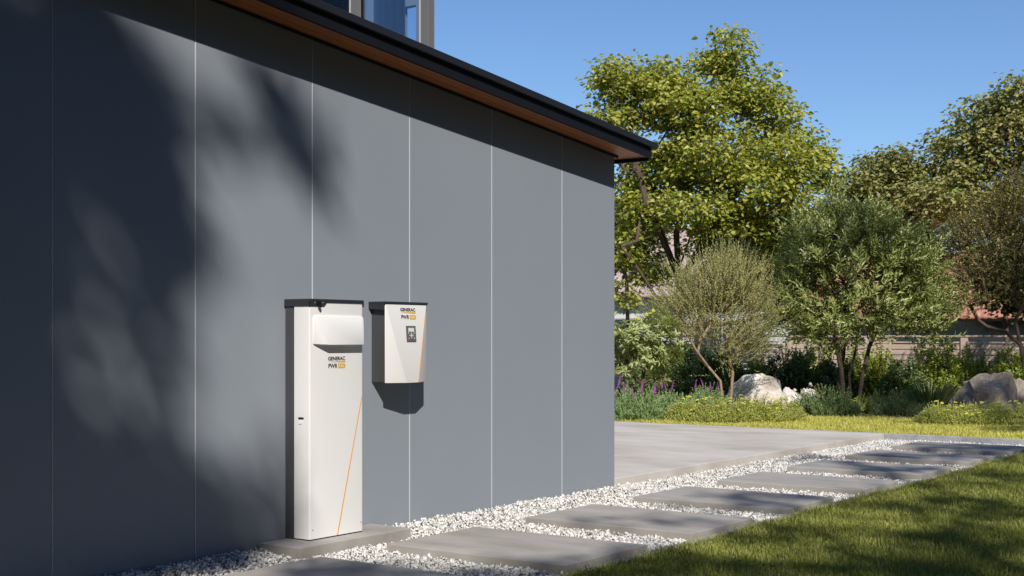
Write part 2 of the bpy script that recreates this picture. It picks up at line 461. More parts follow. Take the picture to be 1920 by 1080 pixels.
slab(3.464, 3.525, XL - 0.25, XE + 0.07, WALL - FO - 0.035, 15.25, bev=0.004).build('roof', M['drip'], house)

# glazed upper storey set back on the roof
ux = 9.0
def upper():
    root = thing('upper_storey', 'glazed upper storey with grey mullions standing behind the sloping roof edge', 'glass room')
    ya, yb = 7.38, 10.6
    z0, z1 = rz(3.53, ux) - 0.02, 4.99
    def ywall(x): return ya + (x - ux) * 0.86       # side wall runs back out of sight
    # frames
    for y, wdt in ((7.38, 0.085), (8.20, 0.10), (9.2, 0.10), (10.2, 0.10)):
        B().box(ux - 0.03, ux + 0.05, y, y + wdt, z0, z1, bev=0.003).build('mullion', M['frame'], root)
        B().box(ux - 0.032, ux + 0.03, y + wdt + 0.001, y + wdt + 0.018, z0, z1).build('mullion_edge', M['frame_light'], root)
    for a, b in ((7.484, 8.199), (8.319, 9.199), (9.319, 10.199)):
        B().box(ux, ux + 0.012, a, b, z0 + 0.002, z1 - 0.002).build('pane', M['glass'], root)
    # room: back wall with an opening to the sky
    xb = ux + 1.6
    def bw(y0, y1, za, zb): return B().box(xb, xb + 0.08, y0, y1, za, zb)
    bw(8.887, 9.07, 5.02, 5.7).build('back_wall', M['bluewall'], root)
    bw(8.70, 8.886, z0 - .3, 5.7).build('back_wall', M['bluewall'], root)
    bw(9.071, 13.0, z0 - .3, 5.7).build('back_wall', M['bluewall'], root)
    pass
    # curtains hanging in folds
    n = 60
    ys = np.linspace(7.98, 8.36, n); xs = ux + 0.35 + 0.035 * np.sin(np.linspace(0, 9 * math.pi, n))
    v = np.concatenate([np.stack([xs, ys, np.full(n, z0)], 1), np.stack([xs, ys, np.full(n, z1)], 1)])
    i = np.arange(n - 1)
    f = np.stack([i, i + 1, i + 1 + n, i + n], 1)
    cu = link('curtain', np_mesh('curtain', v, f), M['curtain'], root, smooth=True)
    so = cu.modifiers.new('thickness', 'SOLIDIFY'); so.thickness = 0.004
    # slab roof over it
    B().prism([(ux - 0.25, 7.28), (ux + 0.2, 7.52), (ux + 0.2, 13.0), (ux - 0.25, 13.0)], 'z', z1 + 0.001, z1 + 0.2).build('flat_roof', M['wood'], root)
    return root
upper()

# ------------------------------------------------------------------ concrete pad and stepping stones
pad = bb(6.515, 7.70, 6.505, 6.915, -0.03, 0.092, bev=0.006).build('concrete_pad', M['concrete'])
tag(pad, 'low grey concrete plinth against the wall under the tall white cabinet', 'plinth')

stone_labels = [
    'nearest stepping slab, cut by the bottom edge and lying before the concrete plinth',
    'second nearest stepping slab, its left corner by the end of the plinth',
    'stepping slab below the third wall panel right of the wall box',
    'stepping slab lying level with the far corner of the grey wall',
    'fourth stepping slab counted from the far kerb, sunlit along the patio edge',
    'third stepping slab counted from the far kerb beside the patio',
    'second stepping slab counted from the far kerb, half in shade',
    'farthest stepping slab lying right against the blue grey kerb']
for k, lab in enumerate(stone_labels):
    x0 = 5.41 + 1.724 * k
    b = B().box(x0, x0 + 1.05, 4.725 + random.uniform(-.008, .008), 6.255 + random.uniform(-.01, .01), -0.04, 0.068 + random.uniform(-.002, .002), bev=0.005)
    o = b.build('stepping_stone', M['concrete'])
    # move mesh so that every slab shows its own piece of the texture
    cx, cy = x0 + 0.5 + 0.37 * k, 5.4 - 1.3 * k
    o.data.transform(Matrix.Translation((-cx, -cy, 0))); o.location = (cx, cy, 0)
    tag(o, lab, 'stepping stone', 'concrete stepping slabs in the gravel strip')

# ------------------------------------------------------------------ tall white battery cabinet
def cabinet():
    x0, x1, yf, yb = 6.775, 7.335, 6.665, 6.914
    zb, zt = 0.092, 1.820
    r = thing('battery_cabinet', 'tall white battery cabinet with dark top and orange stripe on concrete plinth', 'cabinet', (7.055, 6.8, 0.092))
    r.location = (0, 0, 0)
    bb(x0 + 0.004, x1 - 0.004, 6.835, yb, zb, zt - 0.03, bev=0.004).build('back_case', M['case'], r)
    bb(x0 + 0.012, x1 - 0.012, yf + 0.012, 6.834, zb, zb + 0.03).build('base_plinth', M['black'], r)
    bb(x0, x1, yf, 6.826, zb + 0.010, zt - 0.02, bev=0.011, seg=4, vert_only=True).build('front_cover', M['white'], r, smooth=True)
    # cap: skirt on the sides, stepped lip on the front
    cp = B()
    cp.box(x0 - 0.006, x1 + 0.006, yf - 0.006, yb, zt - 0.019, zt, bev=0.003)
    cp.box(x0 - 0.006, x0 - 0.0005, yf - 0.006, yb, zt - 0.052, zt - 0.018)
    cp.box(x1 + 0.0005, x1 + 0.006, yf - 0.006, yb, zt - 0.052, zt - 0.018)
    cp.prism([(x0 - 0.006, zt - 0.018), (x0 - 0.006, zt - 0.052), (6.918, zt - 0.052), (6.945, zt - 0.024), (x1 + 0.006, zt - 0.024), (x1 + 0.006, zt - 0.018)], 'y', yf - 0.0062, yf - 0.0006)
    cp.build('cap', M['cap'], r)
    # padlock latch under the cap
    la = B()
    la.box(6.836, 6.876, yf - 0.020, yf - 0.0065, zt - 0.040, zt - 0.014, bev=0.003)
    la.cyl((6.856, yf - 0.022, zt - 0.052), 0.011, 0.014, 'y', 16)
    la.box(6.851, 6.875, yf - 0.024, yf - 0.012, zt - 0.064, zt - 0.046, bev=0.004)
    lt = la.build('latch', M['black'], r)
    for x, z in ((6.822, zt - 0.027), (6.884, zt - 0.027), (6.905, zt - 0.025)):
        B().cyl((x, yf - 0.0075, z), 0.0042, 0.003, 'y', 10).build('screw', M['steel'], lt)
    # wedge-shaped hood, flush at its top and standing out at its bottom
    hz0, hz1 = 1.490, 1.700
    D = 0.052
    def yc(z): return yf
    hx0, hx1 = 6.808, 7.334
    pts = []
    for x in (hx0, hx1): pts += [(x, yf + 0.002, hz1 - 0.02), (x, yf + 0.002, hz0 + 0.006), (x, yf - 0.010, hz1 - 0.02), (x, yf - 0.010, hz0 + 0.006)]
    for x in (hx0 + 0.018, hx1 - 0.018): pts += [(x, yf + 0.002, hz1), (x, yf - 0.010, hz1)]
    for x in (hx0 + 0.006, hx1 - 0.006): pts += [(x, yf + 0.002, hz1 - 0.007), (x, yf - 0.010, hz1 - 0.007)]
    pts += [(6.915, yf - D, hz0), (7.293, yf - D, hz0), (hx0 + 0.03, yf - 0.0105, hz1 - 0.028), (hx1 - 0.02, yf - 0.0105, hz1 - 0.028)]
    B().hull(pts, bev=0.0035).build('hood', M['white'], r, smooth=True)
    # wordmark
    f = lambda z: yf
    lettering('wordmark', 'GENERAC', 6.962, 7.142, 1.3755, 1.4045, f, M['ink'], r, bold=0.04)
    decal('logo_bar', [(6.964, 1.3672), (7.143, 1.3600), (7.143, 1.3725), (6.964, 1.3680)], f, M['amber'], r)
    lettering('product_letters', 'PWR', 6.966, 7.062, 1.3195, 1.3525, f, M['ink'], r, bold=0.032)
    def pill(xa, xb, za, zb):
        h = (zb - za) / 2; out = [(xa, zb), (xa + 0.006, za)]
        cxx = xb - h
        for k in range(9):
            a = -math.pi / 2 + math.pi * k / 8
            out.append((cxx + h * math.cos(a), (za + zb) / 2 + h * math.sin(a)))
        return out
    p = decal('logo_pill', pill(7.066, 7.145, 1.3185, 1.3535), f, M['amber'], r)
    lettering('pill_letters', 'CELL', 7.078, 7.133, 1.3275, 1.3445, f, M['white'], p, bold=0.02, off=0.0016)
    # slanting stripe
    decal('stripe', [(7.056, 0.104), (7.068, 0.104), (7.3235, 1.085), (7.3235, 1.118)], f, M['orange'], r)
    # finger pull on the side: dark recess and a light scoop under it
    hp = B().prism([(6.724, 0.972), (6.776, 0.972), (6.776, 0.960), (6.770, 0.955), (6.724, 0.958)], 'x', x0 - 0.0015, x0 + 0.002)
    hp.build('finger_slot', M['black'], r)
    B().hull([(x0 - 0.0012, 6.735, 0.953), (x0 - 0.0012, 6.774, 0.951), (x0 - 0.0045, 6.738, 0.928), (x0 - 0.0045, 6.768, 0.924), (x0 + 0.002, 6.735, 0.953),
              (x0 + 0.002, 6.774, 0.951), (x0 + 0.002, 6.742, 0.918), (x0 + 0.002, 6.766, 0.916)]).build('finger_pull', M['white'], r)
    for x in (6.806, 7.312):
        B().cyl((x, yf - 0.0006, 0.168), 0.004, 0.003, 'y', 10).build('screw', M['black'], r)
cabinet()

# ------------------------------------------------------------------ wall box (inverter)
def inverter():
    r = thing('inverter_box', 'white faceted wall box with small display, charcoal sides and dark cap', 'inverter')
    zb, zt = 1.190, 1.806
    cx0, cx1 = 7.690, 8.186
    bb(7.715, 8.160, WALL - 0.150, WALL - 0.001, zb + 0.004, zt, bev=0.003).build('case', M['case'], r)
    bb(7.704, 8.172, WALL - 0.157, WALL - 0.1505, zb + 0.002, zt - 0.003).build('gasket', M['joint'], r)
    Dl, Db = 0.167, 0.215
    y = lambda d: WALL - d
    pts = []
    for x in (cx0, cx1):
        for z in (zb, zt - 0.004):
            pts += [(x, y(0.158), z), (x, y(Dl), z)]
    pts += [(7.886, y(Db), zb - 0.003), (8.034, y(Db), zb - 0.003), (7.886, y(0.158), zb - 0.003), (8.034, y(0.158), zb - 0.003)]
    pts += [(cx0 + 0.008, y(Dl + 0.001), zt - 0.008), (cx1 - 0.008, y(Dl + 0.001), zt - 0.008)]
    B().hull(pts, bev=0.003).build('front_cover', M['white'], r, smooth=True)
    cp = B()
    cp.box(cx0 - 0.012, cx1 + 0.012, y(0.174), WALL - 0.001, zt - 0.002, zt + 0.016, bev=0.003)
    cp.prism([(WALL - 0.001, zt), (y(0.160), zt), (y(0.160), zt - 0.050), (WALL - 0.001, zt - 0.040)], 'x', 7.680, 7.7135)
    cp.prism([(WALL - 0.001, zt), (y(0.160), zt), (y(0.160), zt - 0.050), (WALL - 0.001, zt - 0.040)], 'x', 8.1615, 8.197)
    cp.build('cap', M['cap'], r)
    f = lambda z: WALL - (Dl + 0.001 + (zt - 0.008 - z) / (zt - 0.008 - zb) * (Db - Dl)) - 0.0005
    lettering('wordmark', 'GENERAC', 7.858, 8.040, 1.7475, 1.7745, f, M['ink'], r, bold=0.04)
    decal('logo_bar', [(7.872, 1.7395), (8.043, 1.7310), (8.043, 1.7445), (7.872, 1.7405)], f, M['amber'], r)
    lettering('product_letters', 'PWR', 7.866, 7.962, 1.687, 1.7185, f, M['ink'], r, bold=0.032)
    def pill(xa, xb, za, zb_):
        h = (zb_ - za) / 2; out = [(xa, zb_), (xa + 0.006, za)]
        for k in range(9):
            a = -math.pi / 2 + math.pi * k / 8
            out.append((xb - h + h * math.cos(a), (za + zb_) / 2 + h * math.sin(a)))
        return out
    p = decal('logo_pill', pill(7.966, 8.046, 1.686, 1.7195), f, M['amber'], r)
    lettering('pill_letters', 'CELL', 7.978, 8.034, 1.6945, 1.711, f, M['white'], p, bold=0.02, off=0.0016)
    # control display
    d = decal('display', [(7.914, 1.512), (8.026, 1.512), (8.026, 1.634), (7.914, 1.634)], f, M['lcd_case'], r, off=0.003, thick=0.003)
    d.name = 'display'
    decal('screen', [(7.935, 1.588), (8.004, 1.588), (8.004, 1.618), (7.935, 1.618)], f, M['lcd'], d, off=0.0068)
    for (x, z, s) in ((7.969, 1.576, 0), (7.969, 1.541, 1), (7.948, 1.558, 2), (7.990, 1.558, 3)):
        h = 0.007
        tri = {0: [(x - h, z - h), (x + h, z - h), (x, z + h)], 1: [(x - h, z + h), (x, z - h), (x + h, z + h)],
               2: [(x + h, z + h), (x - h, z), (x + h, z - h)], 3: [(x - h, z + h), (x - h, z - h), (x + h, z)]}[s]
        decal('button', tri, f, M['key'], d, off=0.0068)
    decal('button', [(7.963, 1.551), (7.976, 1.551), (7.976, 1.566), (7.963, 1.566)], f, M['key'], d, off=0.0068)
    for x, z in ((7.934, 1.578), (8.004, 1.578), (8.004, 1.538)):
        decal('button', [(x - .005, z - .004), (x + .005, z - .004), (x + .005, z + .004), (x - .005, z + .004)], f, M['key'], d, off=0.0068)
    decal('button', [(7.929, 1.529), (7.943, 1.529), (7.943, 1.542), (7.929, 1.542)], f, M['redkey'], d, off=0.0068)
    # orange stripe along the right fold
    a0 = (cx1 - 0.012, zt - 0.012); a1 = (8.034 - 0.004, zb + 0.001)
    decal('stripe', [(a1[0] - 0.007, a1[1]), (a1[0] + 0.001, a1[1]), (a0[0] + 0.001, a0[1] - 0.03), (a0[0] - 0.0055, a0[1] - 0.03)], f, M['orange'], r, off=0.0012)
inverter()

# ------------------------------------------------------------------ gravel stones (uncountable)
def stone_templates(k=14):
    out = []
    for i in range(k):
        t = bmesh.new()
        pts = rng.normal(0, 1, (9, 3)); pts /= np.linalg.norm(pts, axis=1)[:, None]
        pts *= rng.uniform(0.75, 1.1, (9, 1)); pts *= np.array((1.0, rng.uniform(.55, .85), rng.uniform(.4, .7)))
        for p in pts: t.verts.new(p)
        bmesh.ops.convex_hull(t, input=t.verts)
        bmesh.ops.triangulate(t, faces=t.faces[:])
        loose = [v for v in t.verts if not v.link_faces]
        bmesh.ops.delete(t, geom=loose, context='VERTS')
        t.verts.ensure_lookup_table(); t.verts.index_update()
        v = np.array([w.co[:] for w in t.verts]); f = np.array([[w.index for w in fc.verts] for fc in t.faces])
        t.free(); out.append((v, f))
    return out

def rot_mats(n, full=True, r=rng):
    q = r.normal(0, 1, (n, 4)); q /= np.linalg.norm(q, axis=1)[:, None]
    w, x, y, z = q.T
    return np.stack([np.stack([1 - 2 * (y * y + z * z), 2 * (x * y - z * w), 2 * (x * z + y * w)], -1),
                     np.stack([2 * (x * y + z * w), 1 - 2 * (x * x + z * z), 2 * (y * z - x * w)], -1),
                     np.stack([2 * (x * z - y * w), 2 * (y * z + x * w), 1 - 2 * (x * x + y * y)], -1)], 1)

def gravel():
    P = []
    def ok(x, y):
        m = (y > 4.70) & (y < WALL - 0.005) & (x < 19.26)
        m |= (y >= WALL - 0.005) & (y < 7.03) & (x > 11.36) & (x < 19.26)
        for k in range(8):
            a = 5.41 + 1.724 * k
            m &= ~((x > a - 0.012) & (x < a + 1.062) & (y > 4.69) & (y < 6.27))
        m &= ~((x > 6.50) & (x < 7.712) & (y > 6.492))
        return m
    n = 95000
    x = np.concatenate([rng.uniform(3.5, 12.0, int(n * .62)), rng.uniform(12.0, 19.27, int(n * .38))])
    y = rng.uniform(4.69, 7.03, len(x))
    m = ok(x, y); x, y = x[m], y[m]
    n = len(x)
    s = 0.0150 * np.exp(rng.normal(0, 0.36, n)); s = np.clip(s, 0.006, 0.034)
    z = -0.010 + rng.uniform(0, 1, n) * 0.032
    z += 0.034 * np.clip((y - 6.45) / 0.4, 0, 1) * np.clip((11.9 - x) / 0.6, 0, 1) + 0.006 * np.sin(x * 5.1 + y * 3) * np.sin(y * 6.7)
    R = rot_mats(n)
    T = stone_templates()
    which = rng.integers(0, len(T), n)
    VV, FF, base = [], [], 0
    for i, (tv, tf) in enumerate(T):
        idx = np.where(which == i)[0]
        v = np.einsum('nij,kj->nki', R[idx], tv) * s[idx][:, None, None] + np.stack([x[idx], y[idx], z[idx]], 1)[:, None, :]
        f = tf[None] + (np.arange(len(idx)) * len(tv))[:, None, None] + base
        VV.append(v.reshape(-1, 3)); FF.append(f.reshape(-1, 3)); base += len(idx) * len(tv)
    o = link('gravel', np_mesh('gravel', np.concatenate(VV), np.concatenate(FF)), M['gravel'])
    o['kind'] = 'stuff'
    tag(o, 'white crushed stone filling the strip between wall and lawn', 'gravel')
gravel()

# ------------------------------------------------------------------ grass blades (uncountable)
def blades(name, xy, z0, hmin, hmax, wid, m, label, lean=0.55):
    n = len(xy)
    h = rng.uniform(hmin, hmax, n)
    # clumpy height and lean direction fields
    ph = np.sin(xy[:, 0] * 3.1 + 1.3 * np.sin(xy[:, 1] * 2.3)) * np.cos(xy[:, 1] * 3.7 + np.sin(xy[:, 0] * 1.9))
    h *= 1 + 0.22 * ph
    h *= np.where(rng.uniform(0, 1, n) < .08, 1.5, 1.0)
    a = rng.uniform(0, 2 * math.pi, n)
    d = np.stack([np.cos(a), np.sin(a)], 1)
    ln = h * lean * rng.uniform(0.25, 1.5, n)
    w = wid * rng.uniform(0.7, 1.3, n)
    side = np.stack([-d[:, 1], d[:, 0]], 1)
    b2 = rng.uniform(-.7, .7, n)
    side = np.stack([side[:, 0] * np.cos(b2) - side[:, 1] * np.sin(b2), side[:, 0] * np.sin(b2) + side[:, 1] * np.cos(b2)], 1)
    V = np.zeros((n, 5, 3), dtype=np.float32)
    zz = np.full(n, z0)
    V[:, 0, :2] = xy + side * w[:, None] * .5; V[:, 0, 2] = zz
    V[:, 1, :2] = xy - side * w[:, None] * .5; V[:, 1, 2] = zz
    mid = xy + d * (ln * .35)[:, None]
    V[:, 2, :2] = mid - side * w[:, None] * .4; V[:, 2, 2] = zz + h * .6
    V[:, 3, :2] = mid + side * w[:, None] * .4; V[:, 3, 2] = zz + h * .6
    V[:, 4, :2] = xy + d * ln[:, None]; V[:, 4, 2] = zz + h * (1 - 0.25 * (ln / h).clip(0, 1))
    i = (np.arange(n) * 5)[:, None]
    q = i + np.array([0, 1, 2, 3]); t = i + np.array([3, 2, 4])
    o = link(name, np_mesh(name, V.reshape(-1, 3), [q, t]), m)
    o['kind'] = 'stuff'
    tag(o, label, 'grass')

def lawn_xy(n):
    x = rng.uniform(6.0, 19.25, n); y = rng.uniform(0.5, 4.605, n)
    keep = y > 0.25 * x - 0.45                       # the part the photograph looks at, and a margin
    return np.stack([x, y], 1)[keep]
xy = lawn_xy(330000)
dens = np.where(xy[:, 0] < 12.5, 1.0, 0.75)
xy = xy[rng.uniform(0, 1, len(xy)) < dens]
blades('lawn', xy, -0.010, 0.028, 0.066, 0.0056, M['grass'], 'near green lawn of fine blades, dappled with tree shade')
# tufts leaning over the edging
nx_ = 6000
ex = rng.uniform(6.0, 19.2, nx_); ey = 4.615 + rng.normal(0, 0.014, nx_)
blades('lawn_fringe', np.stack([ex, ey], 1), -0.010, 0.04, 0.09, 0.006, M['grass'], 'longer grass blades along the concrete lawn edging', 0.9)
fx = np.stack([rng.uniform(19.42, 23.6, 110000), rng.uniform(1.5, 16.5, 110000)], 1)
blades('far_lawn', fx, 0.05, 0.04, 0.085, 0.012, M['grass_far'], 'yellow lit grass strip beyond the patio and kerb')

# ------------------------------------------------------------------ plants
LEAF = {  # half outlines: (along, across), folded on the midrib
    'broad': np.array([(0, 0), (0.28, 0.5), (0.68, 0.38), (1, 0)]),
    'lance': np.array([(0, 0), (0.35, 0.5), (0.72, 0.36), (1, 0)]),
}
def leaves_mesh(pos, axis, nrm, length, width, shape='broad', fold=0.25, droop=0.15):
    """two folded quads per leaf, each leaf an island"""
    n = len(pos)
    axis = axis / (np.linalg.norm(axis, axis=1)[:, None] + 1e-9)
    side = np.cross(nrm, axis); side /= (np.linalg.norm(side, axis=1)[:, None] + 1e-9)
    up = np.cross(axis, side)
    L = LEAF[shape]
    V = np.zeros((n, 6, 3), dtype=np.float32)
    ln = length[:, None]; wd = width[:, None]
    V[:, 0] = pos
    V[:, 1] = pos + axis * ln * L[1, 0] + side * wd * L[1, 1] + up * (wd * fold - ln * droop * .1)
    V[:, 2] = pos + axis * ln * L[2, 0] + side * wd * L[2, 1] + up * (wd * fold * .7 - ln * droop * .45)
    V[:, 3] = pos + axis * ln - up * ln * droop
    V[:, 4] = pos + axis * ln * L[2, 0] - side * wd * L[2, 1] + up * (wd * fold * .7 - ln * droop * .45)
    V[:, 5] = pos + axis * ln * L[1, 0] - side * wd * L[1, 1] + up * (wd * fold - ln * droop * .1)
    i = (np.arange(n) * 6)[:, None]
    F = np.concatenate([i + np.array([0, 3, 2, 1]), i + np.array([0, 5, 4, 3])])
    return V.reshape(-1, 3), F

def unit(v): return v / (np.linalg.norm(v, axis=-1, keepdims=True) + 1e-9)

def grow(root_pts, tips, bf=0.35, step=0.5, jitter=0.06, seed=1):
    """join the tips to a growing skeleton: returns nodes, parents, tip node ids"""
    r = np.random.default_rng(seed)
    cap = 40 + len(tips) * 14
    nodes = np.zeros((cap, 3)); plen = np.zeros(cap); par = np.full(cap, -1)
    n = 0
    for k, p in enumerate(root_pts):
        nodes[n] = p; par[n] = n - 1
        plen[n] = 0 if k == 0 else plen[n - 1] + np.linalg.norm(nodes[n] - nodes[n - 1])
        n += 1
    nroot = n
    order = np.argsort(np.linalg.norm(tips - root_pts[-1], axis=1) + r.normal(0, .15, len(tips)))
    tipid = np.zeros(len(tips), dtype=int)
    for t in order:
        p = tips[t]
        d = np.linalg.norm(nodes[:n] - p, axis=1) + bf * plen[:n]
        # branches rise: joining from above is dear
        d += 0.6 * np.clip(nodes[:n, 2] - p[2], 0, None)
        if nroot > 1: d[0:max(1, nroot - 2)] += 3.0
        j = int(np.argmin(d))
        a = nodes[j].copy(); dist = np.linalg.norm(p - a); k = min(12, max(1, int(round(dist / step))))
        prev = j
        for s in range(1, k + 1):
            q = a + (p - a) * s / k
            if s < k:
                q = q + r.normal(0, jitter, 3) * min(1, dist)
                q[2] -= 0.10 * dist * math.sin(math.pi * s / k) * 0.6
            nodes[n] = q; par[n] = prev; plen[n] = plen[prev] + np.linalg.norm(q - nodes[prev]); prev = n; n += 1
        tipid[t] = prev
    return nodes[:n], par[:n], tipid

def skeleton_mesh(nodes, par, rtip, power, rmax, sides=6):
    n = len(nodes)
    cnt = np.zeros(n)
    child = np.zeros(n, dtype=int)
    for i in range(n):
        if par[i] >= 0: child[par[i]] += 1
    cnt[child == 0] = 1
    for i in range(n - 1, 0, -1):
        if par[i] >= 0: cnt[par[i]] += cnt[i]
    rr = np.minimum(rtip * np.maximum(cnt, 1) ** power, rmax)
    V, F = [], []
    base = 0
    ang = np.linspace(0, 2 * math.pi, sides, endpoint=False)
    ca, sa = np.cos(ang), np.sin(ang)
    e = np.array([i for i in range(n) if par[i] >= 0])
    a, b = nodes[par[e]], nodes[e]
    d = unit(b - a)
    ref = np.where(np.abs(d[:, 2:3]) > 0.9, np.array([[1.0, 0, 0]]), np.array([[0, 0, 1.0]]))
    u = unit(np.cross(ref, d)); w = np.cross(d, u)
    ra = np.minimum(rr[par[e]], rr[e] * 1.35); rb = rr[e]
    ring = ca[None, :, None] * u[:, None, :] + sa[None, :, None] * w[:, None, :]
    A = (a - d * (ra * .25)[:, None])[:, None, :] + ring * ra[:, None, None]
    Bv = (b + d * (rb * .25)[:, None])[:, None, :] + ring * rb[:, None, None]
    V = np.concatenate([A, Bv], 1).reshape(-1, 3)
    i0 = (np.arange(len(e)) * 2 * sides)[:, None]
    k = np.arange(sides); k2 = (k + 1) % sides
    F = np.stack([i0 + k, i0 + k2, i0 + sides + k2, i0 + sides + k], -1).reshape(-1, 4)
    return V, F, rr

def lobe_points(lobes, n, seed, shell=0.55, mind=0.0):
    """points in a union of ellipsoids (centre, radii), more of them near the skin"""
    r = np.random.default_rng(seed)
    vol = np.array([l[1][0] * l[1][1] * l[1][2] for l in lobes]) ** (2 / 3)
    pick = r.choice(len(lobes), n, p=vol / vol.sum())
    d = unit(r.normal(0, 1, (n, 3)))
    q = r.uniform(0, 1, n) ** (1 / 3); q = shell + (1 - shell) * q if shell else q
    q *= r.uniform(0.8, 1.06, n)
    c = np.array([l[0] for l in lobes])[pick]; R = np.array([l[1] for l in lobes])[pick]
    return c + d * R * q[:, None], pick

def pix_lobes(lst, w, depth=0.85):
    """(px,py,rx,ry) as seen at distance w -> ellipsoids of real size"""
    out = []
    for i, (px, py, rx, ry) in enumerate(lst):
        k = w / FPX
        dw = ((i * 0.618) % 1 - 0.5) * rx * k * 1.2
        ww = w + dw
        out.append((at(px, py, ww), (rx * k, rx * k * depth, ry * k)))
    return out

def spray(tips, per, spread, flat, length, width, seed, shape='broad', up=1.0, droop=0.2, jl=0.3, out=None):
    """loose leaf sprays round the twig ends"""
    r = np.random.default_rng(seed)
    n = len(tips) * per
    c = np.repeat(tips, per, 0)
    off = np.clip(r.normal(0, 1, (n, 3)), -1.7, 1.7) * np.array((spread, spread, spread * flat))
    pos = c + off
    ax = unit(off * np.array((1, 1, .4)) + r.normal(0, spread * .8, (n, 3)) * np.array((1, 1, .5)) + np.array((0, 0, -0.25 * spread)))
    nr = unit(r.normal(0, 0.55, (n, 3)) + np.array((-.12, -.12, up)))
    ln = length * np.exp(r.normal(0, jl * .6, n)); wd = width * ln / length * r.uniform(.85, 1.15, n)
    return leaves_mesh(pos, ax, nr, ln, wd, shape, 0.22, droop)

def shoots(tips, dirs, per, slen, length, width, seed, phi=(0.5, 1.1), shape='lance', droop=0.1, fold=0.2, start=0.0):
    """leaves set round each shoot; returns leaves and the shoots' own stems"""
    r = np.random.default_rng(seed)
    n = len(tips)
    dirs = unit(dirs)
    ref = np.where(np.abs(dirs[:, 2:3]) > 0.9, np.array([[1.0, 0, 0]]), np.array([[0, 0, 1.0]]))
    u = unit(np.cross(ref, dirs)); w = np.cross(dirs, u)
    L = slen * r.uniform(0.7, 1.3, n)
    k = np.tile(np.arange(per), n); sh = np.repeat(np.arange(n), per)
    tt = start + (1 - start) * (k + r.uniform(0, 1, n * per)) / per
    az = k * 2.399 + np.repeat(r.uniform(0, 6.28, n), per) + r.normal(0, .25, n * per)
    ph = r.uniform(phi[0], phi[1], n * per) * (1.15 - 0.5 * tt)
    radial = u[sh] * np.cos(az)[:, None] + w[sh] * np.sin(az)[:, None]
    ax = dirs[sh] * np.cos(ph)[:, None] + radial * np.sin(ph)[:, None]
    nr = dirs[sh] * np.sin(ph)[:, None] - radial * np.cos(ph)[:, None]
    pos = tips[sh] + dirs[sh] * (L[sh] * tt)[:, None]
    ln = length * r.uniform(.7, 1.2, n * per) * (1 - .35 * tt ** 3); wd = width * r.uniform(.8, 1.2, n * per)
    lv = leaves_mesh(pos, ax, nr, ln, wd, shape, fold, droop)
    # stems: three-sided needles
    rs = 0.06 * width + 0.0025
    ang = np.array([0, 2.09, 4.19])
    ring = u[:, None, :] * np.cos(ang)[None, :, None] + w[:, None, :] * np.sin(ang)[None, :, None]
    A = tips[:, None, :] + ring * rs; T = (tips + dirs * L[:, None])[:, None, :]
    V = np.concatenate([A, T], 1).reshape(-1, 3)
    i = (np.arange(n) * 4)[:, None, None]
    F = (i + np.array([[0, 1, 3], [1, 2, 3], [2, 0, 3]])).reshape(-1, 3)
    return lv, (V, F)

def joined(name, parts, m, parent):
    """several (verts, faces) into one mesh"""
    V, Fs, base = [], {}, 0
    for v, f in parts:
        V.append(v); Fs.setdefault(f.shape[1], []).append(f + base); base += len(v)
    return link(name, np_mesh(name, np.concatenate(V), [np.concatenate(x) for x in Fs.values()]), m, parent)

def trunk_line(px, w, base_z, top, k=5, bend=0.08, seed=1):
    r = np.random.default_rng(seed)
    a = foot(px, w, base_z); b = np.asarray(top)
    pts = [a + (b - a) * i / (k - 1) + (r.normal(0, bend, 3) * (1, 1, 0) if 0 < i < k - 1 else 0) for i in range(k)]
    return pts

def tree(name, label, cat, roots, lobes, ntips, per, spread, flat, leaf, wid, lm, bm_, seed, rtip=0.006, power=0.46, rmax=0.2, bf=0.35, shell=0.35,
         step=0.5, jitter=0.08, group=None, up=1.0, extra_tips=None, droop=0.2, mode='spray', slen=0.2, phi=(.5, 1.1), stem_mat=None, updir=0.6):
    root0 = np.asarray(roots[0][0])
    t = thing(name, label, cat, tuple(root0), group)
    tips, pick = lobe_points(lobes, ntips, seed, shell)
    if extra_tips is not None: tips = np.concatenate([tips, extra_tips])
    # each trunk takes the tips nearest to it
    tops = np.array([np.asarray(r_[-1]) for r_ in roots])
    near = np.argmin(np.linalg.norm(tips[:, None, :2] - tops[None, :, :2], axis=2) + np.random.default_rng(seed).normal(0, .15, (len(tips), len(tops))), axis=1)
    tv = []
    for k, rp in enumerate(roots):
        sel = tips[near == k]
        if not len(sel): continue
        nd, pr, ti = grow([np.asarray(p) for p in rp], sel, bf, step, jitter, seed + k)
        V, F, rr = skeleton_mesh(nd, pr, rtip, power, rmax)
        tv.append((V, F))
    tk = joined('trunk', [(v - root0, f) for v, f in tv], bm_, t)
    tk.data.polygons.foreach_set('use_smooth', np.ones(len(tk.data.polygons), dtype=bool))
    if mode == 'spray':
        v, f = spray(tips, per, spread, flat, leaf, wid, seed + 9, up=up, droop=droop)
        cr = joined('crown', [(v - root0, f)], lm, t)
    else:
        c = np.array([l[0] for l in lobes])
        r = np.random.default_rng(seed + 5)
        ctr = np.mean(c, 0)
        reps = spread if isinstance(spread, int) else 3
        tp = np.repeat(tips, reps, 0) + r.normal(0, slen * .55, (len(tips) * reps, 3))
        dirs = unit(tp - ctr) * 0.8 + np.array((0, 0, updir)) + r.normal(0, .35, tp.shape)
        lv, st = shoots(tp, dirs, per, slen, leaf, wid, seed + 9, phi, droop=droop)
        cr = joined('crown', [(lv[0] - root0, lv[1])], lm, t)
        if stem_mat is not None: joined('twigs', [(st[0] - root0, st[1])], stem_mat, t)
    return t

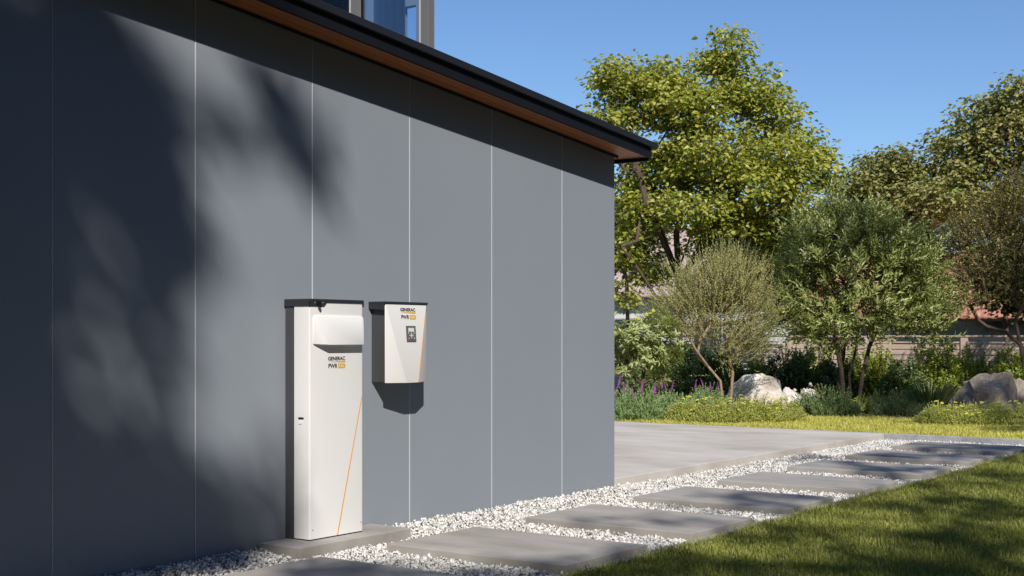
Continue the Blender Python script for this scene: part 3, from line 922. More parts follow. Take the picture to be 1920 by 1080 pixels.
# big lime-green tree behind the house corner
W = 30.0
L1 = pix_lobes([(1165, 145, 58, 44), (1240, 150, 60, 40), (1270, 180, 60, 40), (1520, 270, 40, 40), (1545, 330, 24, 26), (1135, 235, 55, 52), (1205, 190, 60, 55), (1372, 88, 40, 42), (1340, 120, 42, 26), (1395, 165, 66, 55), (1290, 215, 85, 52),
                (1450, 225, 62, 62), (1330, 290, 120, 70), (1478, 300, 75, 48), (1532, 305, 30, 34), (1425, 360, 110, 56), (1235, 325, 95, 60),
                (1190, 400, 65, 46), (1290, 395, 90, 42), (1480, 415, 75, 36), (1380, 430, 90, 32), (1420, 475, 70, 30), (1330, 465, 50, 24), (1170, 470, 40, 34), (1220, 520, 40, 20), (1165, 560, 26, 40)], W)
tree('deciduous_tree', 'tall lime green broadleaf tree beyond the patio, right of the house corner', 'tree',
     [[foot(1275, W, 0.05), at(1276, 660, W), at(1273, 590, W), at(1272, 510, W), at(1268, 440, W - .2), at(1288, 350, W - .2), at(1310, 250, W), at(1345, 180, W + .2)],
      [at(1272, 520, W), at(1246, 455, W - .3), at(1212, 380, W - .5), at(1190, 290, W - .4), at(1180, 220, W - .4)],
      [at(1273, 530, W), at(1318, 455, W - .3), at(1362, 380, W - .4), at(1402, 280, W - .3)],
      [at(1273, 545, W), at(1340, 485, W + .4), at(1415, 430, W + .6), at(1468, 350, W + .7)],
      [at(1275, 620, W), at(1232, 560, W - .5), at(1200, 510, W - .7), at(1165, 462, W - .8)],
      [at(1272, 505, W), at(1300, 430, W + .8), at(1340, 340, W + 1.4), at(1380, 250, W + 1.3)]], L1, 1500, 26, 0.20, 0.36, 0.108, 0.073, M['leaf_big'], M['bark'], 11,
     rtip=0.0075, power=0.44, rmax=0.16, bf=0.30, shell=0.3, step=0.45, jitter=0.07)

# two olive-toned trees far right
W = 44.0
L2 = pix_lobes([(1905, 190, 55, 48), (1850, 225, 70, 50), (1900, 270, 95, 65), (1790, 290, 65, 52), (1840, 340, 95, 60), (1770, 380, 80, 50), (1900, 400, 90, 55),
                (1960, 230, 70, 80), (1985, 330, 90, 110), (1860, 450, 80, 50)], W)
tree('broadleaf_tree', 'largest olive green tree at the right edge, rising over the red roofed house', 'tree',
     [trunk_line(1868, W, 0.0, at(1868, 520, W), 5, 0.05, 5)], L2, 980, 24, 0.27, 0.5, 0.155, 0.10, M['leaf_back'], M['bark'], 21,
     rtip=0.010, power=0.44, rmax=0.22, bf=0.3, shell=0.3, step=0.6)
L3 = pix_lobes([(1690, 305, 40, 30), (1650, 315, 45, 30), (1605, 350, 42, 32), (1570, 385, 34, 26), (1665, 360, 75, 42), (1720, 350, 50, 50), (1620, 410, 70, 32), (1700, 410, 70, 40)], W + 1.5)
tree('broadleaf_tree', 'lower olive green tree seen between the lime tree and the tallest right-hand tree', 'tree',
     [trunk_line(1655, W + 1.5, 0.0, at(1655, 500, W + 1.5), 5, 0.05, 6)], L3, 560, 22, 0.25, 0.5, 0.145, 0.095, M['leaf_back'], M['bark'], 31,
     rtip=0.010, power=0.44, rmax=0.2, bf=0.3, shell=0.3, step=0.6)

# darker understorey trees beyond the fence
for k, (rx, w, lst, lab) in enumerate([
        (1415, 36.0, [(1400, 440, 60, 40), (1450, 470, 50, 46), (1350, 480, 46, 40), (1430, 530, 50, 36), (1480, 540, 40, 40)], 'dark small tree beyond the fence behind the olive brown shrub'),
        (1885, 35.0, [(1880, 500, 50, 36), (1930, 520, 50, 44), (1850, 540, 40, 26), (1910, 565, 50, 28)], 'dark small tree beyond the fence behind the thin brown tree'),
        (1745, 35.0, [(1740, 470, 40, 36), (1700, 500, 40, 40), (1735, 560, 34, 34), (1690, 570, 40, 40)], 'dark small tree beyond the fence behind the large rounded shrub'),
        (1175, 37.0, [(1165, 420, 40, 34), (1210, 440, 40, 30), (1150, 470, 30, 40), (1225, 500, 30, 26)], 'dark small tree beyond the fence just right of the house corner')]):
    tree('small_tree', lab, 'tree', [trunk_line(rx, w, 0.0, at(rx, lst[-1][1] + 20, w), 4, 0.05, 50 + k)], pix_lobes(lst, w), 210, 22, 0.26, 0.6, 0.13, 0.085,
         M['leaf_under'], M['bark'], 35 + k, rtip=0.008, power=0.44, rmax=0.12, bf=0.3, shell=0.3, step=0.5, group='small dark trees beyond the fence')

# sparse brown twiggy tree at the right edge
W = 27.5
L4 = pix_lobes([(1905, 365, 45, 40), (1860, 410, 55, 42), (1805, 440, 42, 30), (1775, 475, 34, 24), (1880, 460, 60, 42), (1930, 440, 50, 70), (1840, 500, 50, 34), (1910, 530, 50, 40), (1975, 480, 60, 90), (1800, 520, 40, 34), (1825, 560, 34, 22)], W)
tree('twiggy_tree', 'thin brown tree with bare lower branches at the right edge before the fence', 'tree',
     [[foot(1926, W, 0.05), at(1921, 690, W), at(1912, 640, W), at(1903, 600, W)], [foot(1926, W, 0.05), at(1917, 650, W), at(1885, 622, W), at(1850, 612, W)]],
     L4, 640, 10, 3, 0.5, 0.058, 0.023, M['leaf_twig'], M['bark'], 41, rtip=0.0045, power=0.42, rmax=0.07, bf=0.25, shell=0.1, step=0.3, jitter=0.07,
     mode='shoot', slen=0.20, stem_mat=M['bark'], phi=(.4, 1.2))

# large bay-leaved shrub
W = 26.5
L5 = pix_lobes([(1590, 425, 52, 34), (1540, 455, 52, 40), (1640, 445, 60, 42), (1500, 500, 44, 50), (1585, 490, 90, 46), (1690, 500, 60, 46), (1735, 545, 40, 44), (1480, 560, 34, 34),
                (1550, 555, 80, 44), (1640, 560, 80, 44), (1700, 595, 56, 28), (1530, 615, 40, 26), (1585, 600, 60, 26), (1768, 585, 26, 26), (1745, 610, 28, 18), (1555, 640, 22, 16), (1470, 590, 28, 26), (1500, 610, 30, 22)], W)
base = foot(1600, W, 0.05)
tree('lance_leaved_shrub', 'large rounded green shrub with narrow leaves and several bare stems', 'shrub',
     [[foot(1583, W - .1, 0.05), at(1578, 700, W - .2), at(1570, 650, W - .3), at(1562, 610, W - .2)],
      [foot(1596, W + .1, 0.05), at(1592, 705, W), at(1605, 655, W + .1), at(1612, 610, W + .2)],
      [foot(1608, W, 0.05), at(1618, 700, W + .2), at(1630, 650, W + .3), at(1650, 605, W + .2)],
      [foot(1590, W + .3, 0.05), at(1570, 715, W + .5), at(1582, 670, W + .6), at(1590, 560, W + .5)]],
     L5, 780, 14, 2, 0.6, 0.155, 0.034, M['leaf_bay'], M['bark'], 51, rtip=0.006, power=0.42, rmax=0.05, bf=0.25, shell=0.35, step=0.3, jitter=0.05,
     mode='shoot', slen=0.32, phi=(.55, 1.15), droop=0.12, updir=0.7)

# fine olive-brown shrub with pale bent trunks
W = 25.6
L6 = pix_lobes([(1355, 520, 40, 26), (1300, 545, 36, 26), (1398, 528, 30, 30), (1345, 560, 58, 34), (1265, 580, 32, 22), (1415, 575, 26, 36), (1320, 600, 50, 20), (1400, 625, 32, 26), (1250, 605, 22, 16), (1420, 640, 22, 22), (1375, 495, 22, 16), (1292, 625, 26, 14), (1385, 665, 22, 18)], W)
tree('olive_toned_shrub', 'fine twigged olive brown shrub on two bent pale trunks beside the white boulder', 'shrub',
     [[foot(1357, W, 0.05), at(1351, 715, W), at(1330, 690, W), at(1308, 668, W), at(1312, 640, W), at(1314, 618, W)],
      [at(1330, 690, W), at(1304, 655, W - .1), at(1286, 622, W - .2), at(1268, 600, W - .2)],
      [at(1312, 640, W), at(1330, 612, W), at(1345, 580, W + .1)],
      [foot(1368, W + .2, 0.05), at(1374, 700, W + .2), at(1367, 670, W + .2), at(1364, 640, W + .2), at(1362, 610, W + .2)]],
     L6, 640, 13, 4, 0.5, 0.055, 0.015, M['leaf_olive'], M['bark_pale'], 61, rtip=0.0042, power=0.43, rmax=0.055, bf=0.25, shell=0.15, step=0.22, jitter=0.05,
     mode='shoot', slen=0.32, phi=(.3, .8), stem_mat=M['twig_pale'], updir=1.1)

# pale green rosette shrub by the house corner
W = 24.4
L7 = pix_lobes([(1195, 632, 44, 30), (1238, 612, 40, 26), (1250, 655, 34, 30), (1175, 655, 34, 32), (1215, 665, 44, 26), (1165, 690, 22, 16), (1225, 700, 32, 14), (1140, 640, 30, 40)], W)
rh = tree('rosette_shrub', 'pale green shrub with whorled leaves and yellow buds at the house corner', 'shrub',
          [[foot(1205, W, 0.05), at(1204, 720, W), at(1208, 690, W)]], L7, 330, 11, 1, 0.5, 0.140, 0.036, M['leaf_rhodo'], M['bark'], 71, rtip=0.005, power=0.42, rmax=0.05,
          bf=0.2, shell=0.6, step=0.25, jitter=0.04, mode='shoot', slen=0.07, phi=(1.0, 1.6), droop=0.2, updir=0.9)
def blob_mesh(r, seed, sq=1.0):
    t = bmesh.new(); bmesh.ops.create_icosphere(t, subdivisions=1, radius=r)
    q = random.Random(seed)
    for v in t.verts: v.co *= q.uniform(.8, 1.2); v.co.z *= sq
    me = bpy.data.meshes.new('bloom'); t.to_mesh(me); t.free(); return me
bud = blob_mesh(0.045, 3); bud.materials.append(M['yellow'])
for px, py in ((1197, 598), (1212, 590), (1225, 583), (1175, 634), (1176, 647), (1210, 660), (1153, 625)):
    o = bpy.data.objects.new('bud', bud); C.objects.link(o); o.parent = rh
    o.location = at(px, py, W - .35) - np.array(rh.location)

# low mounding plants
def mound(name, label, cat, px, w, half, height, nshoot, per, leaf, wid, m, seed, slen=0.14, phi=(.3, .9), group=None, zbase=0.05, depth=None, stem=None, spread=0.9, up=0.8):
    r = np.random.default_rng(seed)
    p0 = foot(px, w, zbase)
    t = thing(name, label, cat, tuple(p0), group)
    u = r.uniform(0, 2 * math.pi, nshoot); q = np.sqrt(r.uniform(0, 1, nshoot))
    d2 = half * 0.8 if depth is None else depth
    # axes across and along the view, so the mound has its own width and depth
    ex = np.array((SA, -CA, 0)); ey = np.array((CA, SA, 0))
    hh = height * np.sqrt(np.clip(1 - q ** 2 * .9, 0, 1)) * (0.8 + 0.2 * np.sin(u * 3 + seed))
    lay = r.uniform(0.05, 1, nshoot) ** 0.55
    pos = ex * (half * q * np.cos(u))[:, None] + ey * (d2 * q * np.sin(u))[:, None]
    pos[:, 2] = np.clip(hh * lay - slen * .6, 0.0, None)
    dirs = pos * np.array((spread, spread, 0)) / max(half, .01) + np.array((0, 0, up)) + r.normal(0, .25, pos.shape)
    lv, st = shoots(pos, dirs, per, slen, leaf, wid, seed + 3, phi)
    joined('foliage', [lv], m, t)
    if stem is not None: joined('stems', [st], stem, t)
    return t, p0, hh, pos

def flower_bits(t, mesh, spots, name):
    for (x, y, z, s, rot) in spots:
        o = bpy.data.objects.new(name, mesh); C.objects.link(o); o.parent = t
        o.location = (x, y, z); o.scale = (s, s, s); o.rotation_euler = (rot * .3, rot * .2, rot)

def spike_mesh(seed):
    r = np.random.default_rng(seed)
    V, F, base = [], [], 0
    t = bmesh.new(); bmesh.ops.create_icosphere(t, subdivisions=1, radius=1.0)
    t.verts.index_update(); sv = np.array([v.co[:] for v in t.verts]); sf = np.array([[v.index for v in f.verts] for f in t.faces]); t.free()
    for k in range(34):
        z = k / 33
        rr = 0.020 * (1 - .75 * z)
        a = k * 2.4
        c = np.array((math.cos(a) * rr, math.sin(a) * rr, z * 0.24 + 0.02 * r.uniform(-.5, .5)))
        V.append(sv * np.array((.014, .014, .011)) * (1.15 - .6 * z) * r.uniform(.7, 1.2) + c + np.array((0.05 * z * z, 0, 0)))
        F.append(sf + base); base += len(sv)
    me = np_mesh('flower_spike', np.concatenate(V), np.concatenate(F)); me.materials.append(M['purple']); return me
spikes = [spike_mesh(k) for k in (1, 2, 3)]
sage = [(1168, 23.3, 0.62, 'grey green sage with purple spikes nearest to the house corner', 6),
        (1215, 23.2, 0.60, 'grey green sage with purple spikes below the pale rosette shrub', 4),
        (1262, 23.4, 0.54, 'feathery grey green sage between the rosette shrub and the yellow flowers', 2),
        (1322, 24.6, 0.60, 'sage with purple spikes behind the yellow flowers, left of the bent trunk', 5)]
for k, (px, w, hh, lab, ns) in enumerate(sage):
    t, p0, _, _ = mound('purple_sage', lab, 'flowering plant', px, w, 0.38, hh, 800, 10, 0.055, 0.013, M['leaf_sage'], 200 + k, slen=0.16, phi=(.3, .8), group='purple sage plants by the patio lawn')
    r = np.random.default_rng(300 + k)
    for j in range(ns):
        o = bpy.data.objects.new('flower_spike', spikes[j % 3]); C.objects.link(o); o.parent = t
        o.location = (r.uniform(-.3, .3), r.uniform(-.3, .3), hh * r.uniform(.78, 1.1) - .06); s = r.uniform(.65, 1.0); o.scale = (s * .8, s * .8, s)
        o.rotation_euler = (r.normal(0, .12), r.normal(0, .15), r.uniform(0, 6))

def umbel_mesh(seed):
    r = np.random.default_rng(seed)
    t = bmesh.new(); bmesh.ops.create_icosphere(t, subdivisions=1, radius=1.0)
    t.verts.index_update(); sv = np.array([v.co[:] for v in t.verts]); sf = np.array([[v.index for v in f.verts] for f in t.faces]); t.free()
    V, F, base = [], [], 0
    for k in range(16):
        a = k * 2.4; q = 0.033 * math.sqrt(k / 16)
        V.append(sv * np.array((.011, .011, .008)) * r.uniform(.7, 1.2) + np.array((q * math.cos(a), q * math.sin(a), 0.006 * r.uniform(-1, 1) - q * .2)))
        F.append(sf + base); base += len(sv)
    me = np_mesh('flower_head', np.concatenate(V), np.concatenate(F)); me.materials.append(M['yellow']); return me
umbels = [umbel_mesh(k) for k in (1, 2)]
low = [(1292, 22.9, .34, .42, 'yellow flowered low shrub touching the feathery sage, leftmost of its row'),
       (1338, 22.7, .36, .44, 'yellow flowered low shrub straight below the bent pale trunks'),
       (1384, 22.7, .36, .46, 'yellow flowered low shrub before the left part of the white boulder'),
       (1430, 22.8, .36, .46, 'yellow flowered low shrub before the middle of the white boulder'),
       (1468, 23.0, .30, .40, 'yellow flowered low shrub beside the dark bush, below the boulder'),
       (1762, 22.3, .32, .37, 'yellow flowered low shrub beside the dark spiky plant, left of the grey boulder'),
       (1806, 22.2, .36, .39, 'yellow flowered low shrub before the left foot of the grey boulder'),
       (1856, 22.1, .38, .41, 'yellow flowered low shrub before the middle of the grey boulder'),
       (1904, 22.1, .36, .39, 'yellow flowered low shrub at the right edge of the photo')]
for k, (px, w, half, hh, lab) in enumerate(low):
    t, p0, _, _ = mound('yellow_flowered_shrub', lab, 'low shrub', px, w, half, hh, 950, 9, 0.045, 0.014, M['leaf_low'], 400 + k, slen=0.15, phi=(.4, 1.0),
                        group='low yellow flowered shrubs edging the bed', stem=None)
    r = np.random.default_rng(450 + k)
    for j in range(15):
        a = r.uniform(0, 6.28); q = math.sqrt(r.uniform(0, 1))
        o = bpy.data.objects.new('flower_head', umbels[j % 2]); C.objects.link(o); o.parent = t
        zz = hh * math.sqrt(1 - .85 * q * q) + r.uniform(0.0, .05)
        o.location = (half * q * math.cos(a), half * .85 * q * math.sin(a), zz); s = r.uniform(.6, 1.05); o.scale = (s, s, s)
        o.rotation_euler = (r.normal(0, .25), r.normal(0, .25), 0)

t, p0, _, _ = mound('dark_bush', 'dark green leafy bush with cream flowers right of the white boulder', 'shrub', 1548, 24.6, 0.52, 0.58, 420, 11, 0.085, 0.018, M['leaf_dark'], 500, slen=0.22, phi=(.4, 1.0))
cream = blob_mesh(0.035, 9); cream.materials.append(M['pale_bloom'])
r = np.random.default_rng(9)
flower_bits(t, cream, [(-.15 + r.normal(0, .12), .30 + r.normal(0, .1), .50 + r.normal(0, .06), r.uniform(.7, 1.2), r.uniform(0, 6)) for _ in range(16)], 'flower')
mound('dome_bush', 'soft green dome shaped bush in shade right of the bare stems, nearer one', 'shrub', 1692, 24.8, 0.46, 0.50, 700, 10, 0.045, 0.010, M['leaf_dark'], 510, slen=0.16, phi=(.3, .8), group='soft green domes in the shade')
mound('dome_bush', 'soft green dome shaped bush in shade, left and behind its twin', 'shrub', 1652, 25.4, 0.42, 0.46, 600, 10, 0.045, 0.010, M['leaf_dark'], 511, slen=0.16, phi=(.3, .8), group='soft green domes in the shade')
mound('pale_stemmed_plant', 'small leafy plant with pale stems at the foot of the big shrub', 'plant', 1613, 25.2, 0.20, 0.42, 50, 9, 0.10, 0.024, M['leaf_hedge'], 520, slen=0.2, phi=(.6, 1.2), stem=M['twig_pale'])
def spiky():
    r = np.random.default_rng(530); n = 260
    p0 = foot(1745, 25.0, 0.05)
    a = r.uniform(0, 6.28, n); q = r.uniform(0, .16, n)
    pos = np.stack([q * np.cos(a), q * np.sin(a), np.zeros(n)], 1)
    ax = np.stack([np.cos(a) * .55 * r.uniform(.2, 1.4, n), np.sin(a) * .55 * r.uniform(.2, 1.4, n), np.ones(n)], 1)
    nr = np.stack([np.cos(a), np.sin(a), -.5 * np.ones(n)], 1)
    v, f = leaves_mesh(pos, ax, -nr, r.uniform(.4, .8, n), np.full(n, .022), 'lance', .2, .12)
    t = thing('spiky_grass_plant', 'dark spiky grass plant in shade left of the grey boulder', 'plant', tuple(p0))
    joined('foliage', [(v, f)], M['leaf_dark'], t)
spiky()

# hedge shrubs before the fence
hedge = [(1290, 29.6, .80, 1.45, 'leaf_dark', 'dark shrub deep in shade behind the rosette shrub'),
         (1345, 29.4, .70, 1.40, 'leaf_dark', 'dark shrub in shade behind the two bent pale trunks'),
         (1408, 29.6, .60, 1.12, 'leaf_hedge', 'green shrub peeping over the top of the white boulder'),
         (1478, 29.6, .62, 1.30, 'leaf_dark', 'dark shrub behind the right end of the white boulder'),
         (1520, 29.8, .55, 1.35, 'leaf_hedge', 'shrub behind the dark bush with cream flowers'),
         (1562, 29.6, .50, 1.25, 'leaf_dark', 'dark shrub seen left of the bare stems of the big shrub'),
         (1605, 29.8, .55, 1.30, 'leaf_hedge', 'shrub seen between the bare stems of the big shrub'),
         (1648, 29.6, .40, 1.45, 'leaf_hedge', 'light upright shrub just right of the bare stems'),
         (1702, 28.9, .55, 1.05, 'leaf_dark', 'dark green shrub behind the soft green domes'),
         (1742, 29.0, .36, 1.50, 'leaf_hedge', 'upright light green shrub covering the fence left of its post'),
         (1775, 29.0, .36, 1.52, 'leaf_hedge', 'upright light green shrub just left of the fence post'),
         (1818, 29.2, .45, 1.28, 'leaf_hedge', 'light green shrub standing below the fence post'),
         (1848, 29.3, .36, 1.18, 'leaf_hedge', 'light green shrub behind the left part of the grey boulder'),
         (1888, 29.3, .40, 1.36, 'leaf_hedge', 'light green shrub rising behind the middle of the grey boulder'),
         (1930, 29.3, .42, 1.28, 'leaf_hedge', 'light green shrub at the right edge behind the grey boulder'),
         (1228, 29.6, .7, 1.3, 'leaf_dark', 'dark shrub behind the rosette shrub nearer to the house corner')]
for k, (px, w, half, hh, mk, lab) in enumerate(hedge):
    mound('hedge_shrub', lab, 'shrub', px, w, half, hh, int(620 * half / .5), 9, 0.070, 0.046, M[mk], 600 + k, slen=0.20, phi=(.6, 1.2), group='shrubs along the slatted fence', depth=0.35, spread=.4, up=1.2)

# ------------------------------------------------------------------ boulders
def boulder(name, label, px, w, sx, sy, sz, m, seed, rot=0.0, cut=9, parent_group=None, top=9):
    r = random.Random(seed)
    t = bmesh.new(); bmesh.ops.create_icosphere(t, subdivisions=5, radius=1.0)
    from mathutils import noise
    planes = []
    for _ in range(cut):
        d = Vector((r.gauss(0, 1), r.gauss(0, 1), abs(r.gauss(0, .8)))).normalized(); planes.append((d, r.uniform(.62, .9)))
    planes.append((Vector((.15, .1, 1)).normalized(), top))
    for v in t.verts:
        p = v.co.copy()
        for d, lim in planes:
            s = p.dot(d)
            if s > lim: p -= d * (s - lim) * .92
        n = noise.fractal(p * 1.6 + Vector((seed, 0, 0)), .9, 2.2, 5) * .10 + noise.noise(p * 6 + Vector((seed, 3, 0))) * .025
        p += v.co.normalized() * n
        v.co = Vector((p.x * sx, p.y * sy, max(p.z, -.35) * sz))
    bmesh.ops.rotate(t, cent=(0, 0, 0), matrix=Matrix.Rotation(rot, 3, 'Z'), verts=t.verts)
    me = bpy.data.meshes.new(name); t.to_mesh(me); t.free()
    o = link(name, me, m, smooth=False)
    try:
        me.polygons.foreach_set('use_smooth', np.ones(len(me.polygons), dtype=bool)); me.set_sharp_from_angle(angle=rad(28))
    except Exception: pass
    p = foot(px, w, 0.05); p[2] = 0.02
    o.location = p
    return tag(o, label, 'boulder', parent_group)
VR = ANG - rad(90)
boulder('boulder', 'large pale boulder lit by the sun beside the bent pale trunks', 1425, 27.2, .72, .55, .92, M['rock'], 3, VR, cut=13, top=.74)
boulder('boulder', 'small pale rock leaning on the right end of the large pale boulder', 1488, 26.6, .34, .30, .56, M['rock'], 8, VR)
boulder('boulder', 'pale low rock half hidden behind the dark bush with cream flowers', 1520, 26.2, .26, .26, .50, M['rock'], 12, VR)
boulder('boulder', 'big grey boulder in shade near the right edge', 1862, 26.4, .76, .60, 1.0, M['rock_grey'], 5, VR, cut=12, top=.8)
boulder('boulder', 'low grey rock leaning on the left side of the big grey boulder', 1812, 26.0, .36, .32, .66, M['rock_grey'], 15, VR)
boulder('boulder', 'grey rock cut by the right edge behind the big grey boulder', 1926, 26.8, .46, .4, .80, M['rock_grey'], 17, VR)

# ------------------------------------------------------------------ slatted fence
def fence():
    X = 31.4; z0 = 0.03
    t = thing('slatted_fence', 'pale horizontal board fence with flat top rail behind the garden bed', 'fence', (X, 9.5, 0))
    t.location = (0, 0, 0)
    posts = [9.52 + 2.2 * k for k in range(-2, 9)]
    for y in posts:
        B().box(X - 0.055, X + 0.055, y - 0.085, y + 0.085, z0, 1.535, bev=0.004).build('post', M['fence'], t)
    for a, b in zip(posts[:-1], posts[1:]):
        s = B(); z = 1.36; rr = random.Random(int(a * 10))
        s.box(X - 0.012, X + 0.012, a + .086, b - .086, 1.395, 1.43)
        while z > 0.12:
            dx = rr.uniform(-.003, .003)
            s.box(X - 0.012 + dx, X + 0.012 + dx, a + .086, b - .086, z - 0.112, z, bev=0.002, seg=1); z -= 0.132
        s.build('board_panel', M['fence'], t)
    B().box(X - 0.07, X + 0.07, posts[0] - .1, posts[-1] + .1, 1.536, 1.578, bev=0.004).build('top_rail', M['fence'], t)
fence()

# ------------------------------------------------------------------ houses beyond the fence
def tiled_roof(xa, xb, y0, y1, ze, zr, name, m, parent, over=0.5, pitch=0.22):
    """gable roof, ridge along y, rows of barrel tiles as real waves"""
    xm = (xa + xb) / 2
    for side in (0, 1):
        xe = xa - over if side == 0 else xb + over
        nv = 24; nu = int((y1 - y0 + 2 * over) / pitch * 6)
        us = np.linspace(y0 - over, y1 + over, nu); vs = np.linspace(0, 1, nv)
        U, Vv = np.meshgrid(us, vs, indexing='ij')
        X = xe + (xm - xe) * Vv
        slope = (zr - ze) / (xm - xa); zedge = ze - over * slope
        Z = zedge + (zr - zedge) * Vv + 0.035 * np.abs(np.sin(math.pi * U / pitch)) + 0.03 * (1 - (Vv * 8) % 1)
        v = np.stack([X, U, Z], -1).reshape(-1, 3)
        i = np.arange(nu - 1)[:, None] * nv + np.arange(nv - 1)[None, :]
        f = np.stack([i, i + 1, i + nv + 1, i + nv], -1).reshape(-1, 4)
        o = link(name, np_mesh(name, v, f), m, parent)
        so = o.modifiers.new('thickness', 'SOLIDIFY'); so.thickness = 0.10; so.offset = -1
def far_house(name, label, xa, xb, y0, y1, ze, zr, wallm, roofm, wins):
    t = thing(name, label, 'house', (0, 0, 0))
    B().prism([(xa, -0.05), (xb, -0.05), (xb, ze), ((xa + xb) / 2, zr - .06), (xa, ze)], 'y', y0, y1).build('wall', wallm, t)
    tiled_roof(xa, xb, y0, y1, ze, zr, 'roof', roofm, t)
    for (a, b, z0, z1) in wins:
        w_ = B().box(xa - 0.05, xa + 0.01, a - .06, b + .06, z0 - .06, z1 + .06).build('window', M['frame_light'], t)
        n = max(1, int(round((b - a) / 1.1)))
        for k in range(n):
            a2 = a + (b - a) * k / n + .03; b2 = a + (b - a) * (k + 1) / n - .03
            B().box(xa - 0.056, xa - 0.04, a2, b2, z0, z1).build('pane', M['window'], w_)
    return t
far_house('white_house', 'white walled house with faded tile roof behind the lime green tree', 43.0, 52.0, 19.0, 33.0, 3.3, 5.9, M['stucco'], M['roof_pale'],
          [(20.5, 22.8, 0.6, 2.1), (25.2, 28.4, .7, 2.2), (29.5, 31.0, .7, 2.2)])
far_house('red_roofed_house', 'low house with terracotta tile roof and dark windows at right beyond the fence', 39.5, 47.5, 5.0, 17.2, 2.3, 4.1, M['brick_wall'], M['roof_red'],
          [(6.2, 8.6, .6, 2.0), (9.6, 14.2, .5, 2.0), (15.0, 16.4, .6, 2.0)])

# ------------------------------------------------------------------ tall trees on the lawn behind the viewpoint, whose shade falls into the view
def shade_tree(name, label, root, clumps, seed, per=90):
    """clumps: (point shaded, run towards the sun, radius, density)"""
    r = np.random.default_rng(seed)
    root = np.array(root, float)
    t = thing(name, label, 'tree', tuple(root), 'tall trees standing on the lawn outside the picture')
    tips, allv, allf, base = [], [], [], 0
    for (p, run, rad_, dens) in clumps:
        c = np.asarray(p, float) + SUNV * run
        n = max(6, int(per * dens * (rad_ / .3) ** 2))
        off = r.normal(0, 1, (n, 3)) * rad_ * .55
        pos = c + off
        ax = unit(off + r.normal(0, .2, off.shape)); nr = unit(r.normal(0, .6, off.shape) + np.array((-.2, -.2, 1)))
        v, f = leaves_mesh(pos, ax, nr, .20 * np.exp(r.normal(0, .2, n)), .115 * np.ones(n), 'broad')
        allv.append(v); allf.append(f + base); base += len(v)
        tips.append(c)
    tips = np.array(tips)
    top = root + np.array((0, 0, tips[:, 2].min() * .62)); top[:2] += (tips.mean(0)[:2] - root[:2]) * .2
    trunk = [root + (top - root) * k / 4 for k in range(5)]
    nd, pr, ti = grow(trunk, tips, .25, 1.0, .12, seed)
    V, F, rr = skeleton_mesh(nd, pr, .02, .5, .32, 8)
    joined('trunk', [(V - root, F)], M['bark'], t)
    joined('crown', [(np.concatenate(allv) - root, np.concatenate(allf))], M['leaf_shade'], t)

def wallp(px, py):
    tt = (px - 960) / FPX
    X = (CA * WALL + tt * SA * WALL) / (SA - tt * CA)
    w = CA * X + SA * WALL
    return np.array((X, WALL, CAM_H - (py - HOR) / FPX * w))
def gndp(px, py, z=.06):
    w = FPX * (CAM_H - z) / (py - HOR)
    p = at(px, py, w); p[2] = z
    return p
R_ = random.Random(5)
wall_blobs = [(60, 40, .34, 1), (-60, 60, .4, 1), (-40, 200, .4, 1), (150, 60, .30, 1), (220, 90, .26, 1), (30, 170, .30, 1), (110, 150, .30, 1), (190, 180, .28, 1), (250, 170, .2, .9), (170, 250, .24, 1), (230, 260, .26, 1), (270, 330, .24, 1),
              (310, 390, .20, 1), (338, 450, .16, 1), (290, 250, .15, .7), (330, 300, .12, .5), (345, 215, .1, .45), (340, 520, .09, .8), (340, 590, .08, .6),
              (405, 205, .09, .6), (422, 238, .08, .5), (480, 150, .10, .7), (520, 195, .13, .9), (550, 250, .14, 1), (572, 300, .11, .9), (600, 250, .10, .9), (592, 322, .07, .5),
              (0, 260, .2, 1), (5, 400, .18, .4), (-60, 420, .4, 1), (10, 490, .18, .6), (40, 560, .2, .6), (100, 350, .22, .35), (60, 320, .2, .3), (150, 400, .2, .3), (130, 520, .16, .35), (230, 460, .2, .7), (280, 520, .2, .8), (200, 560, .16, .5),
              (310, 600, .14, .6), (330, 690, .10, .4), (250, 650, .16, .25), (90, 640, .2, .4), (10, 660, .25, .9), (150, 740, .2, .4), (335, 790, .12, .35), (280, 780, .14, .3), (30, 800, .26, 1), (-60, 700, .4, 1),
              (110, 860, .22, .9), (200, 900, .2, .8), (290, 930, .2, .8), (370, 950, .16, .6), (440, 990, .16, .7), (60, 950, .3, 1), (160, 980, .3, 1), (260, 1000, .3, 1), (360, 1000, .26, 1), (440, 1000, .22, 1),
              (-40, 980, .5, 1), (510, 1000, .14, .9), (300, 1060, .3, 1), (400, 1060, .25, 1), (470, 1045, .16, .9), (500, 870, .2, .14), (525, 930, .14, .3), (100, 1060, .4, 1)]
shade_tree('tall_tree', 'tall loose crowned tree whose shade dapples the left of the grey wall', (-12.5, -10.5, 0.0),
           [(wallp(a, b), 15.5 + R_.uniform(-1.5, 1.5), r_, d) for a, b, r_, d in wall_blobs], 81)
g = []
